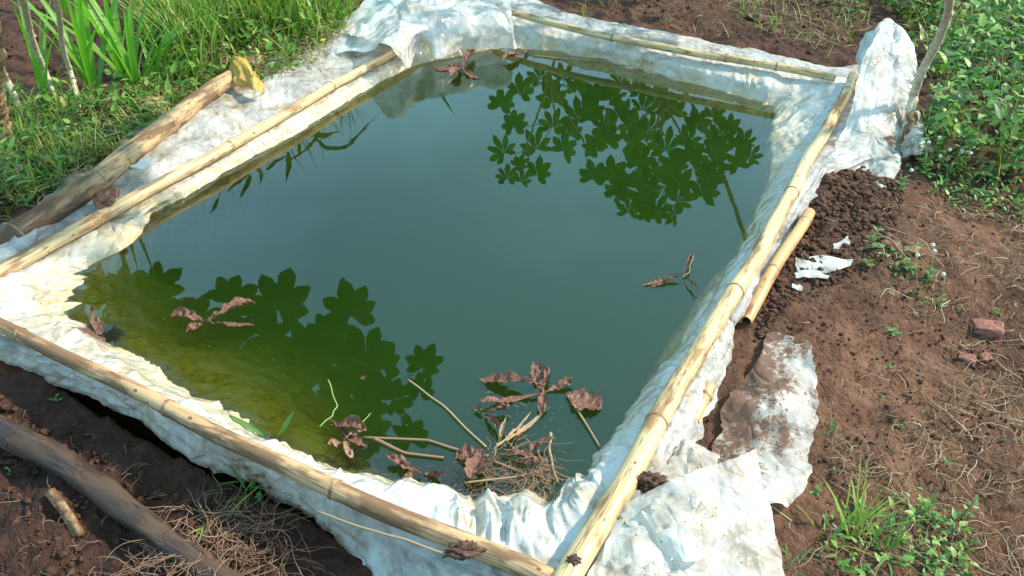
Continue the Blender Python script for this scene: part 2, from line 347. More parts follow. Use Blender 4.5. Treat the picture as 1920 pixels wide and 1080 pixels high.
# ------------------------------------------------------------------ pond outline
# stations round the pond, clockwise from the left corner, in photo pixels:
# outer edge of the plastic, rail, middle of the inner face, waterline, (inset, depth) of the shallow shelf, (inset, depth) of the deep edge
RZ = .11
ST = [
 ((-170,560),(-92,566),(0,562),(125,545),(.14,.04),(.46,.20)),
 ((0,465),(40,492),(90,500),(150,507),(.12,.04),(.40,.2)),
 ((70,395),(150,430),(205,445),(242,458),(.03,.05),(.16,.3)),
 ((130,330),(215,394),(262,402),(282,404),(.055,.045),(.13,.35)),
 ((205,285),(330,329),(345,348),(355,362),(.055,.045),(.13,.35)),
 ((330,198),(480,244),(490,262),(500,276),(.055,.045),(.13,.35)),
 ((440,145),(620,165),(630,181),(642,194),(.055,.045),(.13,.35)),
 ((585,70),(745,95),(756,112),(768,127),(.055,.045),(.13,.35)),
 ((650,30),(835,45),(850,76),(866,102),(.06,.05),(.16,.35)),
 ((760,-30),(905,6),(928,50),(945,90),(.09,.05),(.2,.35)),
 ((975,-5),(985,27),(1000,62),(1012,92),(.06,.06),(.16,.35)),
 ((1090,32),(1100,60),(1098,82),(1095,102),(.10,.04),(.12,.4)),
 ((1200,55),(1200,81),(1202,106),(1200,128),(.10,.04),(.12,.4)),
 ((1320,76),(1310,101),(1310,132),(1308,158),(.10,.04),(.12,.4)),
 ((1425,98),(1430,122),(1428,158),(1422,188),(.10,.04),(.12,.4)),
 ((1545,128),(1530,141),(1495,180),(1458,208),(.03,.08),(.12,.4)),
 ((1680,130),(1592,158),(1525,205),(1452,246),(.03,.08),(.12,.4)),
 ((1690,270),(1547,244),(1500,265),(1450,285),(.03,.08),(.12,.4)),
 ((1558,325),(1510,310),(1475,325),(1442,338),(.03,.08),(.12,.4)),
 ((1494,428),(1450,420),(1428,426),(1408,430),(.04,.08),(.14,.4)),
 ((1425,562),(1380,548),(1355,545),(1334,552),(.05,.06),(.15,.4)),
 ((1358,690),(1310,670),(1284,660),(1262,664),(.05,.06),(.15,.4)),
 ((1288,808),(1247,778),(1208,765),(1190,765),(.03,.07),(.13,.4)),
 ((1262,915),(1192,875),(1146,852),(1122,862),(.03,.07),(.13,.4)),
 ((1225,1040),(1130,980),(1090,930),(1095,907),(.05,.05),(.15,.4)),
 ((1100,1260),(1045,1092),(1025,985),(1000,925),(.03,.07),(.15,.4)),
 ((840,1190),(905,1038),(925,978),(905,938),(.03,.06),(.15,.4)),
 ((705,1070),(780,982),(805,945),(800,917),(.04,.05),(.18,.4)),
 ((570,962),(640,915),(682,902),(700,893),(.07,.05),(.22,.35)),
 ((448,893),(520,862),(556,862),(590,868),(.12,.045),(.34,.24)),
 ((352,858),(410,812),(440,806),(472,808),(.15,.045),(.42,.2)),
 ((235,775),(300,760),(328,746),(380,750),(.16,.045),(.46,.2)),
 ((120,724),(200,712),(240,690),(286,690),(.16,.045),(.48,.2)),
 ((20,682),(100,662),(150,628),(192,642),(.15,.045),(.48,.2)),
 ((-80,640),(15,619),(70,592),(142,592),(.14,.04),(.48,.2)),
]
# ground heights away from the pond (photo pixel, height)
GH = [(( -100,100),.10),((200,100),.08),((450,60),.07),((100,350),.07),((0,450),.07),((330,180),.06),((640,10),.05),((900,-60),.05),((1250,20),.05),((1500,60),.04),
      ((1700,60),.06),((1850,150),.05),((1700,300),.06),((1600,350),.075),((1560,450),.07),((1500,600),.06),((1420,750),.05),((1600,600),.05),((1700,450),.05),((1850,400),.02),
      ((1850,700),-.02),((1700,700),.02),((1550,850),.02),((1400,900),.04),((1600,1050),-.01),((1850,1000),-.04),((1250,1150),.03),((1000,1200),.0),((600,1100),-.07),((400,950),-.06),((200,850),-.05),((0,720),-.02),
      ((0,900),-.09),((200,1050),-.11),((-150,600),.03)]
gp = np.array([P(a, b, z)[:2] for (a, b), z in GH]); gzv = np.array([z for _, z in GH])
def base_z(x, y):
    x = np.asarray(x, float); y = np.asarray(y, float)
    d2 = (x[..., None] - gp[:, 0]) ** 2 + (y[..., None] - gp[:, 1]) ** 2
    wt = 1 / (d2 + .02) ** 2
    far = 1 / (3.0 ** 2 + .02) ** 2 * 3
    return (wt * gzv).sum(-1) / (wt.sum(-1) + far)
def rough_z(x, y):
    return base_z(x, y) + .022 * fbm(x * 2.6, y * 2.6, 0, 3) + .009 * fbm(x * 13, y * 13, 3, 4, .6)
def G(px, py, dz=0.0):          # photo pixel on the ground
    p = P(px, py, .03)
    for _ in range(4): p = P(px, py, float(rough_z(p[0], p[1])))
    p[2] += dz; return p
def spline_closed(pts, n):
    pts = np.asarray(pts, float); k = len(pts); t = np.linspace(0, k, n, endpoint=False); i = np.floor(t).astype(int); f = (t - i)[:, None]
    p0, p1, p2, p3 = pts[(i - 1) % k], pts[i % k], pts[(i + 1) % k], pts[(i + 2) % k]
    return .5 * (2 * p1 + (p2 - p0) * f + (2 * p0 - 5 * p1 + 4 * p2 - p3) * f ** 2 + (3 * p1 - p0 - 3 * p2 + p3) * f ** 3)
cen = np.mean([P(*s[3], 0) for s in ST], axis=0)
NS = 1500
Lo, Lr, Lw, Lq, L1, L2 = [], [], [], [], [], []
SZ = {0: .078, 1: .064, 2: .060, 3: .058, 4: .058, 5: .058, 6: .060, 7: .064, 8: .085, 9: .10, 34: .088, 33: .098}   # the left rail lies lower than the others
for si, s in enumerate(ST):
    o = P(*s[0], .03)
    for _ in range(3): o = P(*s[0], float(base_z(o[0], o[1])) + .012)
    rz = SZ.get(si, RZ); r = P(*s[1], rz - .022); q = P(*s[3], 0); m = P(*s[2], .055 * rz / RZ)
    def inset(p, d, z):
        dr = cen[:2] - p[:2]; dr = dr / np.linalg.norm(dr); return np.array([*(p[:2] + dr * d), z])
    Lo.append(o); Lr.append(r); Lw.append(m); Lq.append(q); L1.append(inset(q, s[4][0], -s[4][1])); L2.append(inset(q, s[5][0], -s[5][1]))
loops = [Lo, [(np.array(a) * .45 + np.array(b) * .55) + np.array([0, 0, .012]) for a, b in zip(Lo, Lr)], Lr, Lw, Lq, L1, L2, [inset(p, .35, -.5) for p in L2]]
loops = np.array([spline_closed(l, NS) for l in loops])          # (8, NS, 3)
per = np.cumsum(np.r_[0, np.linalg.norm(np.diff(loops[2], axis=0), axis=1)])
def across(n_per=(12, 10, 12, 16, 12, 10, 4)):
    rows, tt = [], []
    k = len(loops)
    for i in range(k - 1):
        for f in np.linspace(0, 1, n_per[i], endpoint=False):
            p0, p1, p2, p3 = loops[max(i - 1, 0)], loops[i], loops[i + 1], loops[min(i + 2, k - 1)]
            c = .5 * (2 * p1 + (p2 - p0) * f + (2 * p0 - 5 * p1 + 4 * p2 - p3) * f ** 2 + (3 * p1 - p0 - 3 * p2 + p3) * f ** 3)
            li = p1 * (1 - f) + p2 * f
            rows.append(.55 * c + .45 * li); tt.append(i + f)
    rows.append(loops[-1]); tt.append(k - 1)
    return np.array(rows), np.array(tt)
LV, LT = across()
nr = len(LV)
# crease displacement
s_m = per[None, :] * np.ones((nr, 1)); t_m = LT[:, None] * .1 * np.ones((1, NS))
ang = np.linspace(0, 2 * np.pi, NS, endpoint=False)[None, :] * np.ones((nr, 1))
X, Y, Z = LV[..., 0], LV[..., 1], LV[..., 2]
wx = X + .05 * fbm(X * 5, Y * 5, 1, 3); wy = Y + .05 * fbm(X * 5, Y * 5, 9, 3)
# seam-free coordinate along the pond edge: use a big circle
cx, cy = np.cos(ang) * 1.25, np.sin(ang) * 1.25
gather = ridge(cx * 11 + 1.2 * fbm(X * 4, Y * 4, 2, 2), cy * 11, t_m * 3.2, 3)
crump = ridge(wx * 11, wy * 11, Z * 6, 4)
big = fbm(X * 6, Y * 6, 4, 2)
fct = facets(X, Y, Z, 5.0, 5, 1) + .5 * facets(X, Y, Z, 13.0, 5, 2)
longf = ridge(cx * 2.4 + .3 * noise(X * 5, Y * 5), cy * 2.4, LT[:, None] * 3.4 + .8 * noise(X * 3, Y * 3, 7), 2) * np.clip(1.7 - LT, 0, 1)[:, None]
pxs = np.array([[proj(LV[i, j]) for j in range(0, NS, 10)] for i in range(0, nr, 4)])
def blob(v, c, r):
    w_ = P(*c, .05); return np.exp(-((v[..., 0] - w_[0]) ** 2 + (v[..., 1] - w_[1]) ** 2) / r ** 2)
amp = np.interp(LT, [0, .5, 1.4, 2, 2.6, 4, 5, 6, 7], [.5, .9, .8, .12, .7, .8, .5, .15, 0])[:, None]
loc = .65 + 1.5 * (blob(LV, (980, 980), .22) + blob(LV, (1090, 960), .15)) + .9 * blob(LV, (60, 540), .2) + .8 * blob(LV, (1480, 240), .2) + .5 * blob(LV, (1180, 800), .12)
disp = amp * loc * (.010 * gather + .0004 * crump + .009 * big + .008 * fct + .012 * longf)
du = np.gradient(LV, axis=0); dv = np.roll(LV, -1, 1) - np.roll(LV, 1, 1)
nrm = np.cross(du, dv); nrm /= np.linalg.norm(nrm, axis=-1)[..., None] + 1e-9
nrm *= np.sign((nrm[..., 2:3].mean()))
LV = LV + nrm * disp[..., None]
prs = np.random.default_rng(77); segs = []
for k in range(150):
    j = prs.integers(0, NS); outerp = prs.random() < .42
    if outerp: r0_, r1_ = prs.integers(0, 18, 2); j1 = j + prs.integers(10, 46) * prs.choice([-1, 1])
    else: r0_, r1_ = prs.integers(22, 32), prs.integers(40, 58); j1 = j + prs.integers(-16, 16)
    segs.append((LV[r0_, j], LV[r1_, j1 % NS], prs.uniform(.004, .009), prs.uniform(.004, .013) * prs.choice([1, 1, -1])))
jc = [int(NS * k / len(ST)) for k in (24.5, 25, 25.5, 26, 26.5, 24, 25.2, 25.8, 27, 34.3, 0.2, .6, 34.6, 16, 15.5, 16.4, 9, 8.5)]
for j in jc * 3:
    j = j + prs.integers(-14, 14); segs.append((LV[prs.integers(18, 26), j % NS], LV[prs.integers(44, 54), (j + prs.integers(-30, 30)) % NS], prs.uniform(.006, .012), prs.uniform(.010, .026)))
pamp = np.interp(LT, [0, 1.5, 1.9, 2.1, 2.6, 7], [1, 1, .15, .15, 1, .6])[:, None]
LV = LV + nrm * (pinch(LV, segs) * pamp)[..., None]
# ragged outer edge
edge = np.clip(1 - LT, 0, 1)[:, None]
out = loops[0] - loops[2]; out = out / (np.linalg.norm(out[:, :2], axis=1)[:, None] + 1e-6)
rag = fbm(cx[0] * 7, cy[0] * 7, 5, 4)
LV = LV + edge[..., None] * out[None] * (rag * .03)[None, :, None]
mud = .18 * np.ones((nr, NS))
for c, r, k in (((1620,275),.10,.55),((1560,290),.06,.3),((640,945),.05,.15),((440,870),.12,.34),((560,930),.08,.2),((330,215),.2,.15),((1240,120),.25,.25),((180,600),.06,.8),((1270,1000),.1,.4),((1000,1020),.15,.28),
                ((1360,76),.2,.2),((70,620),.2,.2),((230,300),.15,.3),((1700,230),.1,.5)):
    mud = mud + k * blob(LV, c, r)
mud += .22 * np.clip(1.2 - LT, 0, 1)[:, None]
lv = LV.reshape(-1, 3); lf = gridf(nr, NS, True)
# centre of the floor
ci = len(lv); lv = np.vstack([lv, [[cen[0], cen[1], -.5]]])
lf3 = [[(nr - 1) * NS + j, (nr - 1) * NS + (j + 1) % NS, ci] for j in range(NS)]
pond = empty('pond_liner', (cen[0], cen[1], 0), 'white plastic sheet lining the pond and folded over its bamboo edge rails', 'pond liner')
def local(v, o): return np.asarray(v) - np.array(o.location)
obj('sheet', local(lv, pond), lf.tolist() + lf3, M['liner'], pond, True, {'mud': np.r_[mud.ravel(), 0], 'inner': np.r_[np.repeat((LT > 1.95).astype(float), NS), 1]})

# ------------------------------------------------------------------ ground: one sheet to the horizon
def axis(c, half, n, far, nf):
    a = np.linspace(c - half, c + half, n); st = a[1] - a[0]; g = st * np.cumprod(np.ones(nf) * (1 + 1e-9)); 
    k = np.geomspace(st * 2, far, nf); return np.concatenate([(a[0] - k)[::-1], a, a[-1] + k])
gx = axis(0.0, 2.6, 640, 60, 26); gy = axis(2.95, 2.2, 540, 60, 26)
GX, GY = np.meshgrid(gx, gy)
def inside(poly, x, y):
    poly = np.asarray(poly); r = np.zeros(np.shape(x), bool); j = len(poly) - 1
    for i in range(len(poly)):
        xi, yi, xj, yj = poly[i][0], poly[i][1], poly[j][0], poly[j][1]
        if yi != yj: r ^= ((yi > y) != (yj > y)) & (x < (xj - xi) * (y - yi) / (yj - yi) + xi)
        j = i
    return r
def sdist(poly, x, y):          # distance to outline, positive inside
    poly = np.asarray(poly)[:, :2]; d = np.full(np.shape(x), 1e9)
    for i in range(len(poly)):
        a, b = poly[i], poly[(i + 1) % len(poly)]; e = b - a; L_ = e.dot(e) + 1e-12
        tt = np.clip(((x - a[0]) * e[0] + (y - a[1]) * e[1]) / L_, 0, 1)
        d = np.minimum(d, np.hypot(x - a[0] - tt * e[0], y - a[1] - tt * e[1]))
    return np.where(inside(poly, x, y), d, -d)
outer = loops[0][::12]; rail = loops[2][::12]; wline = loops[4][::12]
def ground_z(x, y):
    z = rough_z(x, y)
    so_ = sdist(outer, x, y); z = z - np.clip(so_ - .03, 0, 1) * .5
    sr = sdist(rail, x, y); z = np.where(sr > -.02, np.minimum(z, -.02 - 6 * np.clip(sr + .02, 0, .12)), z)
    return z
core = (np.abs(GX) < 2.7) & (GY > .6) & (GY < 5.3)
GZ = base_z(GX, GY); GZ[core] = ground_z(GX[core], GY[core])
d_out = np.full(GX.shape, -9.0); d_out[core] = sdist(outer, GX[core], GY[core])
crumb = np.zeros(GX.shape)
def crumbf(x, y):
    return .006 * np.clip(noise(x * 42, y * 42, 1), -.3, 1) + .004 * np.clip(noise(x * 75, y * 75, 2), -.2, 1) + .010 * np.clip(fbm(x * 18, y * 18, 5, 2), 0, 1)
sunlitTanA = np.zeros(GX.shape); wetShadeA = np.zeros(GX.shape)
for c, r, k in (((1750,430),.28,1.0),((1780,500),.25,.8),((1880,480),.2,.9),((1560,740),.07,.9),((1560,680),.22,.6),((1600,800),.3,.5),((1800,900),.4,.5),((1830,760),.25,.45),((1500,950),.25,.4),((1250,20),.5,.25),((1700,560),.3,.35),((1545,780),.08,.6),((1480,720),.1,.5)):  # lighter tan patches; the right bank's sunlit tone is painted in
    w_ = P(*c, .03); sunlitTanA += k * np.exp(-((GX - w_[0]) ** 2 + (GY - w_[1]) ** 2) / r ** 2)
for c, r, k in (((1850,150),.5,.9),((100,800),.35,.8),((300,900),.4,.8),((100,1000),.4,.7),((600,1080),.3,.8),((1580,380),.25,.8),((1450,80),.3,.6),((1440,500),.12,.6),((1600,470),.2,.5),((150,60),.5,.7)):  # damp patches, plus painted shade in the gaps under the undergrowth
    w_ = P(*c, .03); wetShadeA += k * np.exp(-((GX - w_[0]) ** 2 + (GY - w_[1]) ** 2) / r ** 2)
cm = .5 + 1.3 * np.clip(wetShadeA, 0, 1) * .6
GZ = GZ + np.where(d_out < .0, crumbf(GX, GY) * cm * (np.abs(GX) < 2.6), 0)
tag(obj('ground', np.stack([GX, GY, GZ], -1).reshape(-1, 3), gridf(*GX.shape), M['soil'], None, True,
        {'tan': np.clip(sunlitTanA, 0, 1), 'wet': np.clip(wetShadeA, 0, 1)}), 'bare brown earth', kind='structure')

# ------------------------------------------------------------------ water
def watermat():
    m, t = newmat('pond_water'); v = coords(t)
    fr = N(t, 'ShaderNodeFresnel', ins={'IOR': 1.62}); gl = N(t, 'ShaderNodeBsdfGlossy', ins={'Roughness': 0.0}); gl.inputs['Color'].default_value = (1, 1, 1, 1)
    nn = bump(t, nse(t, v, 5, 3), .10, .005); t.links.new(nn, gl.inputs['Normal'])
    tr = N(t, 'ShaderNodeBsdfTransparent'); s = N(t, 'ShaderNodeMixShader')
    t.links.new(fr.outputs[0], s.inputs[0]); t.links.new(tr.outputs[0], s.inputs[1]); t.links.new(gl.outputs[0], s.inputs[2])
    o = N(t, 'ShaderNodeOutputMaterial'); t.links.new(s.outputs[0], o.inputs['Surface'])
    pv = N(t, 'ShaderNodeVolumePrincipled', ins={'Density': 6.0, 'Anisotropy': .0}); pv.inputs['Color'].default_value = (.38, .56, .085, 1)
    t.links.new(pv.outputs[0], o.inputs['Volume']); return m
M['water'] = watermat()
wl = loops[4][::10]; wo_ = []
for p in wl:
    dr = p[:2] - cen[:2]; dr /= np.linalg.norm(dr); wo_.append([p[0] + dr[0] * .022, p[1] + dr[1] * .022])
wo_ = np.array(wo_); n = len(wo_)
wv = np.vstack([np.c_[wo_, np.zeros(n)], np.c_[wo_, np.full(n, -.52)], [[cen[0], cen[1], 0], [cen[0], cen[1], -.52]]])
wf = [[j, (j + 1) % n, n + (j + 1) % n, n + j] for j in range(n)] + [[(j + 1) % n, j, 2 * n] for j in range(n)] + [[n + j, n + (j + 1) % n, 2 * n + 1] for j in range(n)]

tag(obj('water', wv, wf, M['water'], None, False), 'still murky green pond water mirroring sky and leaves', kind='structure')
# ------------------------------------------------------------------ bamboo
def pole(name, pts, r0, r1, nodes, mat, label, cat='bamboo pole', bow=0.0, cut=True, group=None, swell=.12, dark=None, ringpart='node_ring', ringmat='ring', rough=.0, nseg=20, hole=True):
    a, b = np.array(pts[0], float), np.array(pts[-1], float)
    L_ = np.linalg.norm(b - a); xd = (b - a) / L_; yd = np.cross([0, 0, 1.0], xd); yd /= np.linalg.norm(yd); zd = np.cross(xd, yd)
    B = np.array([xd, yd, zd]); loc = [(np.array(p, float) - a) @ B.T for p in pts]
    lx = np.array([p[0] for p in loc]); ly = np.array([p[1] for p in loc]); lz = np.array([p[2] for p in loc])
    xs = np.unique(np.r_[np.linspace(0, L_, int(L_ / .03) + 6), [q * L_ + e for q in nodes for e in (-.02, -.01, -.005, 0, .005, .01, .02)]])
    xs = xs[(xs >= 0) & (xs <= L_)]
    def sm(v):
        if len(lx) == 2: return np.interp(xs, lx, v)
        return np.polyval(np.polyfit(lx, v, min(len(lx) - 1, 3)), xs)
    cy_, cz_ = sm(ly), sm(lz); cy_ = cy_ + .005 * np.sin(xs * 5 + a[0] * 9) + .0025 * np.sin(xs * 13 + a[1] * 5); cz_ = cz_ + .003 * np.sin(xs * 4 + 1)
    rr = np.interp(xs, [0, L_], [r0, r1])
    for q in nodes: rr = rr * (1 + swell * np.exp(-((xs - q * L_) / .012) ** 2) - .5 * swell * np.exp(-((xs - q * L_ - .004) / .003) ** 2))
    an = np.linspace(0, 2 * np.pi, nseg, endpoint=False)
    V = []
    for x, y, z, r in zip(xs, cy_, cz_, rr):
        k = 1 + rough * fbm(x * 14, np.cos(an) * 1.6 + a[0] * 5, np.sin(an) * 1.6, 3)
        V.append(np.stack([np.full(nseg, x), y + r * k * np.cos(an), z + r * k * np.sin(an)], -1))
    nrw = len(V)
    def ringat(i, s, dx): c = np.array([xs[i], cy_[i], cz_[i]]); return c + (V[i] - c) * s + [dx, 0, 0]
    if hole:
        V = [ringat(0, .35, .03), ringat(0, .72, .028), ringat(0, .76, .001), ringat(0, .97, -.001)] + V + [ringat(-1, .97, .001), ringat(-1, .76, -.001), ringat(-1, .72, -.028), ringat(-1, .35, -.03)]
    Fc = gridf(len(V), nseg, True)[:, ::-1].tolist(); tot = len(V) * nseg
    Fc.append(list(range(nseg))); Fc.append(list(range(tot - nseg, tot))[::-1])
    root = empty(name, a, label, cat, group)
    root.rotation_mode = 'QUATERNION'; root.rotation_quaternion = Matrix(B.T.tolist()).to_quaternion()
    Va = np.concatenate(V); dkv = np.interp(Va[:, 0] / L_, *dark) if dark else np.zeros(len(Va))
    obj('culm' if hole else 'stem', Va, Fc, mat, root, True, {'dark': dkv})
    for q in nodes:
        i = int(np.argmin(abs(xs - q * L_))); vs = []
        for dx, s in ((-.0045, .99), (-.002, 1.045), (.0, 1.02), (.002, 1.05), (.0045, .99)):
            vs.append(np.stack([np.full(nseg, xs[i] + dx) + .0015 * np.sin(an * 3), cy_[i] + rr[i] * s * np.cos(an), cz_[i] + rr[i] * s * np.sin(an)], -1))
        obj(ringpart, np.concatenate(vs), gridf(5, nseg, True)[:, ::-1], M[ringmat], root)
    root['_x'] = 0; del root['_x']
    return root
def frac(pa, pb, q):            # how far along the pole a photo point lies, by true distance
    a, b, c = P(*pa), P(*pb), P(*q); return float(np.clip((c - a).dot(b - a) / (b - a).dot(b - a), 0, 1))
def rail_pole(name, pix, z, r0, r1, nodepx, mat, label, **k):
    return pole(name, [P(x, y, z) for x, y in pix], r0, r1, [frac(pix[0], pix[-1], q) for q in nodepx], mat, label, **k)
rail_pole('bamboo_pole', [(-150,600),(180,412),(430,272),(780,74)], .063, .0235, .016, [(180,412),(425,272),(612,160)], M['pale'], 'straight pale split bamboo pole lying along the left edge of the pond', swell=.08)
rail_pole('bamboo_pole', [(930,12),(1147,70),(1357,107),(1565,148)], RZ + .002, .0155, .0165, [(1147,71),(1362,108),(1455,127)], M['pale'], 'slender yellowish bamboo pole along the far edge of the pond')
rail_pole('bamboo_pole', [(1600,143),(1510,313),(1378,550),(1230,795),(1030,1135)], RZ + .010, .021, .027, [(1583,172),(1570,215),(1488,362),(1378,548),(1236,792)], M['cream'], 'thick cream bamboo pole along the right edge of the pond, overlapping both others', swell=.07)
rail_pole('bamboo_pole', [(-150,540),(30,625),(310,765),(640,915),(870,1027),(1085,1110)], RZ - .006, .017, .0225, [(40,628),(312,766),(634,912)], M['tan'], 'stained bamboo pole with dark blotches along the near edge of the pond', swell=.1)
lz = .075
pole('fallen_trunk', [G(-90,520,.03), G(60,440,.03), G(300,262,.032), G(488,132,.035)], .041, .033, [.12, .335, .60, .97], M['log'], 'thick weathered stem lying on the grass beside the left pond edge', 'log', swell=.14, rough=.07, dark=([0, .22, .34], [1, .9, 0]))
pole('dark_pole', [G(-120,770,.02), G(150,905,.02), G(330,1030,.02), G(520,1160,.02)], .034, .028, [.25, .70], M['purple'], 'dark purplish brown pole lying on the soil in front of the pond', 'pole', swell=.07, rough=.16, ringmat='purple')
pole('bamboo_pole', [G(1512,412,.026), G(1462,500,.022), G(1398,605,.004)], .0185, .019, [.12,.62], M['orange'], 'short thin bamboo pole half buried in soil outside the right rail', swell=.04)
pole('bamboo_stub', [G(1326,742,.03), G(1298,806,.024)], .02, .021, [.3], M['orange'], 'short split bamboo stub poking out beside the right rail', 'bamboo stub', rough=.08)
pole('broken_stick', [G(98,938,.03), G(122,965,.018), G(150,1002,-.008)], .012, .016, [], M['bark2'], 'broken splintered stick propped against the dark pole', 'stick', rough=.25, hole=False)

# the small marks on the rails
def lump(name, c, r, mat, label, cat, squash=(1, 1, .6), seed=0, rough=.3, n=18, freq=2.2, group=None, parent=None, rot=0):
    u, v_ = np.meshgrid(np.linspace(0, np.pi, n), np.linspace(0, 2 * np.pi, 2 * n, endpoint=False), indexing='ij')
    d = np.stack([np.sin(u) * np.cos(v_), np.sin(u) * np.sin(v_), np.cos(u)], -1)
    k = 1 + rough * fbm(d[..., 0] * freq + seed, d[..., 1] * freq, d[..., 2] * freq, 5, .6)
    p = d * k[..., None] * r * np.array(squash)
    cr, sr = math.cos(rot), math.sin(rot); p = np.stack([p[..., 0] * cr - p[..., 1] * sr, p[..., 0] * sr + p[..., 1] * cr, p[..., 2]], -1)
    o = obj(name, p.reshape(-1, 3), gridf(n, 2 * n, True), mat, parent); o.location = [float(q) for q in c]
    return tag(o, label, cat, group) if label else o
lump('mud_lump', P(1222,905,.115), .031, M['mud'], 'dark wet mud lump resting on the plastic right of the long rail', 'mud lump', (1.1, .75, .55), 3, .45, 26, 2.8)
lump('mud_lump', P(868,1032,.128), .021, M['mud'], 'small mud splat stuck on the near bamboo rail', 'mud lump', (1.3, .8, .35), 8, .6, 20, 3.5)
lump('mud_lump', P(1077,1048,.148), .011, M['mud'], 'tiny mud crumb on the end of the right bamboo rail', 'mud lump', (1.1, .9, .3), 5, .6, 14, 3)
# ------------------------------------------------------------------ folded plastic
def patch(name, rows, mat, amp=.008, freq=13, n=16, mud_=.2, seed=0, parent=None, gath=0.0, label=None, cat=None, rag_=.006, origin=None, thick=.0012):
    C = np.array(rows, float); a, b = C.shape[:2]
    def interp(A, m):           # catmull along axis 0
        k = len(A); t = np.linspace(0, k - 1, (k - 1) * m + 1); i = np.minimum(t.astype(int), k - 2); f = (t - i).reshape(-1, *([1] * (A.ndim - 1)))
        p1, p2 = A[i], A[i + 1]; p0 = np.where((i == 0).reshape(f.shape), 2 * p1 - p2, A[np.maximum(i - 1, 0)]); p3 = np.where((i == k - 2).reshape(f.shape), 2 * p2 - p1, A[np.minimum(i + 2, k - 1)])
        return .5 * (2 * p1 + (p2 - p0) * f + (2 * p0 - 5 * p1 + 4 * p2 - p3) * f ** 2 + (3 * p1 - p0 - 3 * p2 + p3) * f ** 3)
    V = interp(interp(C, n).swapaxes(0, 1), n).swapaxes(0, 1); h, w_ = V.shape[:2]
    nn = np.cross(np.gradient(V, axis=0), np.gradient(V, axis=1)); nn /= np.linalg.norm(nn, axis=-1)[..., None] + 1e-9
    X, Y, Z = V[..., 0] + seed, V[..., 1], V[..., 2]
    uu = np.linspace(0, b - 1, w_)[None, :] * np.ones((h, 1)); vv = np.linspace(0, a - 1, h)[:, None] * np.ones((1, w_))
    d = 1.6 * facets(X, Y, Z, freq * .5, 5, int(seed) + 3) + .8 * facets(X, Y, Z, freq * 1.2, 4, int(seed) + 5) + .12 * ridge(X * freq, Y * freq, Z * freq, 2) + fbm(X * freq * .5, Y * freq * .5, Z * freq * .5, 2) * .55 + gath * ridge(uu * 2.6 + .5 * fbm(uu, vv, seed, 2), vv * .5, seed, 3)
    V = V + nn * (d * amp)[..., None]
    if amp > .005 and h > 24:
        pr_ = np.random.default_rng(int(seed) + 50); sg = []
        for k in range(14 if mat is M['liner'] else 7):
            ia, ib, ja, jb = pr_.integers(0, h), pr_.integers(0, h), pr_.integers(0, w_), pr_.integers(0, w_)
            sg.append((V[ia, ja], V[(ia + ib) // 2, (ja + jb) // 2], pr_.uniform(.004, .009), amp * pr_.uniform(.5, 1.3) * pr_.choice([1, 1, -1])))
        V = V + nn * pinch(V, sg)[..., None]
    cen_ = V.mean((0, 1)); e = np.minimum(np.minimum(uu, b - 1 - uu), np.minimum(vv, a - 1 - vv)); e = np.clip(1 - e * 3, 0, 1)
    V = V + (fbm(X * 25, Y * 25, Z * 25, 3) * rag_ * e)[..., None] * np.array([1, .6, .2])
    org = np.array(origin) if origin is not None else (np.array(parent.location) if parent else cen_)
    o = obj(name, (V - org).reshape(-1, 3), gridf(h, w_), mat, parent, True, {'mud': (mud_(uu / (b - 1), vv / (a - 1)) if callable(mud_) else np.full((h, w_), mud_)).ravel()})
    if not parent: o.location = [float(q) for q in org]
    if thick and mat is not M['liner'] and mat is not M['film']:
        sm_ = o.modifiers.new('thickness', 'SOLIDIFY'); sm_.thickness = thick; sm_.offset = 0
    return tag(o, label, cat) if label else o
def PR(*row): return [P(*q) for q in row]
patch('corner_fold', [PR((650,62,.10),(725,14,.11),(800,-18,.12),(880,-40,.12),(938,-25,.12)),
  PR((700,80,.14),(752,32,.17),(808,6,.18),(880,-8,.175),(945,8,.165)),
  PR((735,100,.14),(772,62,.17),(818,45,.175),(882,36,.17),(955,45,.15)),
  PR((762,130,.06),(793,84,.08),(820,110,.05),(872,92,.045),(967,92,.035))], M['liner'], .015, 8, 18, .12, 1, pond, .3)
patch('hanging_strip', [PR((939,-20,.17),(946,-22,.17),(953,-20,.17)), PR((948,30,.165),(954,30,.168),(960,30,.165)), PR((960,92,.03),(964,93,.033),(969,91,.03))], M['liner'], .002, 20, 12, .0, 4, pond)
patch('clear_flap', [PR((618,102,.07),(650,40,.08),(700,-8,.08),(760,-40,.08)), PR((650,100,.075),(690,50,.11),(735,8,.12),(790,-25,.1)), PR((690,95,.09),(735,58,.13),(780,20,.14),(830,-10,.12))], M['film'], .008, 14, 14, .2, 6, pond)
# gathered bundle standing on the far right corner
patch('gathered_bundle', [PR((1548,300,.085),(1585,318,.075),(1625,322,.07),(1662,330,.07),(1692,300,.07)),
  PR((1585,235,.13),(1612,245,.125),(1642,252,.115),(1675,250,.11),(1704,235,.10)),
  PR((1600,180,.19),(1626,185,.185),(1656,185,.18),(1688,180,.17),(1716,172,.15)),
  PR((1618,112,.27),(1640,104,.275),(1665,98,.275),(1692,104,.26),(1717,118,.22)),
  PR((1646,56,.33),(1656,46,.335),(1668,42,.335),(1690,58,.32),(1704,80,.28)),
  PR((1640,90,.27),(1660,80,.27),(1680,85,.27),(1695,95,.26),(1708,110,.22))], M['liner'], .016, 7, 16, .2, 3, pond, .12)
patch('bundle_lobe', [PR((1612,150,.16),(1622,150,.2),(1634,140,.23)), PR((1609,105,.2),(1626,98,.25),(1648,90,.27)), PR((1622,68,.25),(1640,58,.30),(1662,46,.33))], M['film'], .007, 14, 14, .3, 9, pond)
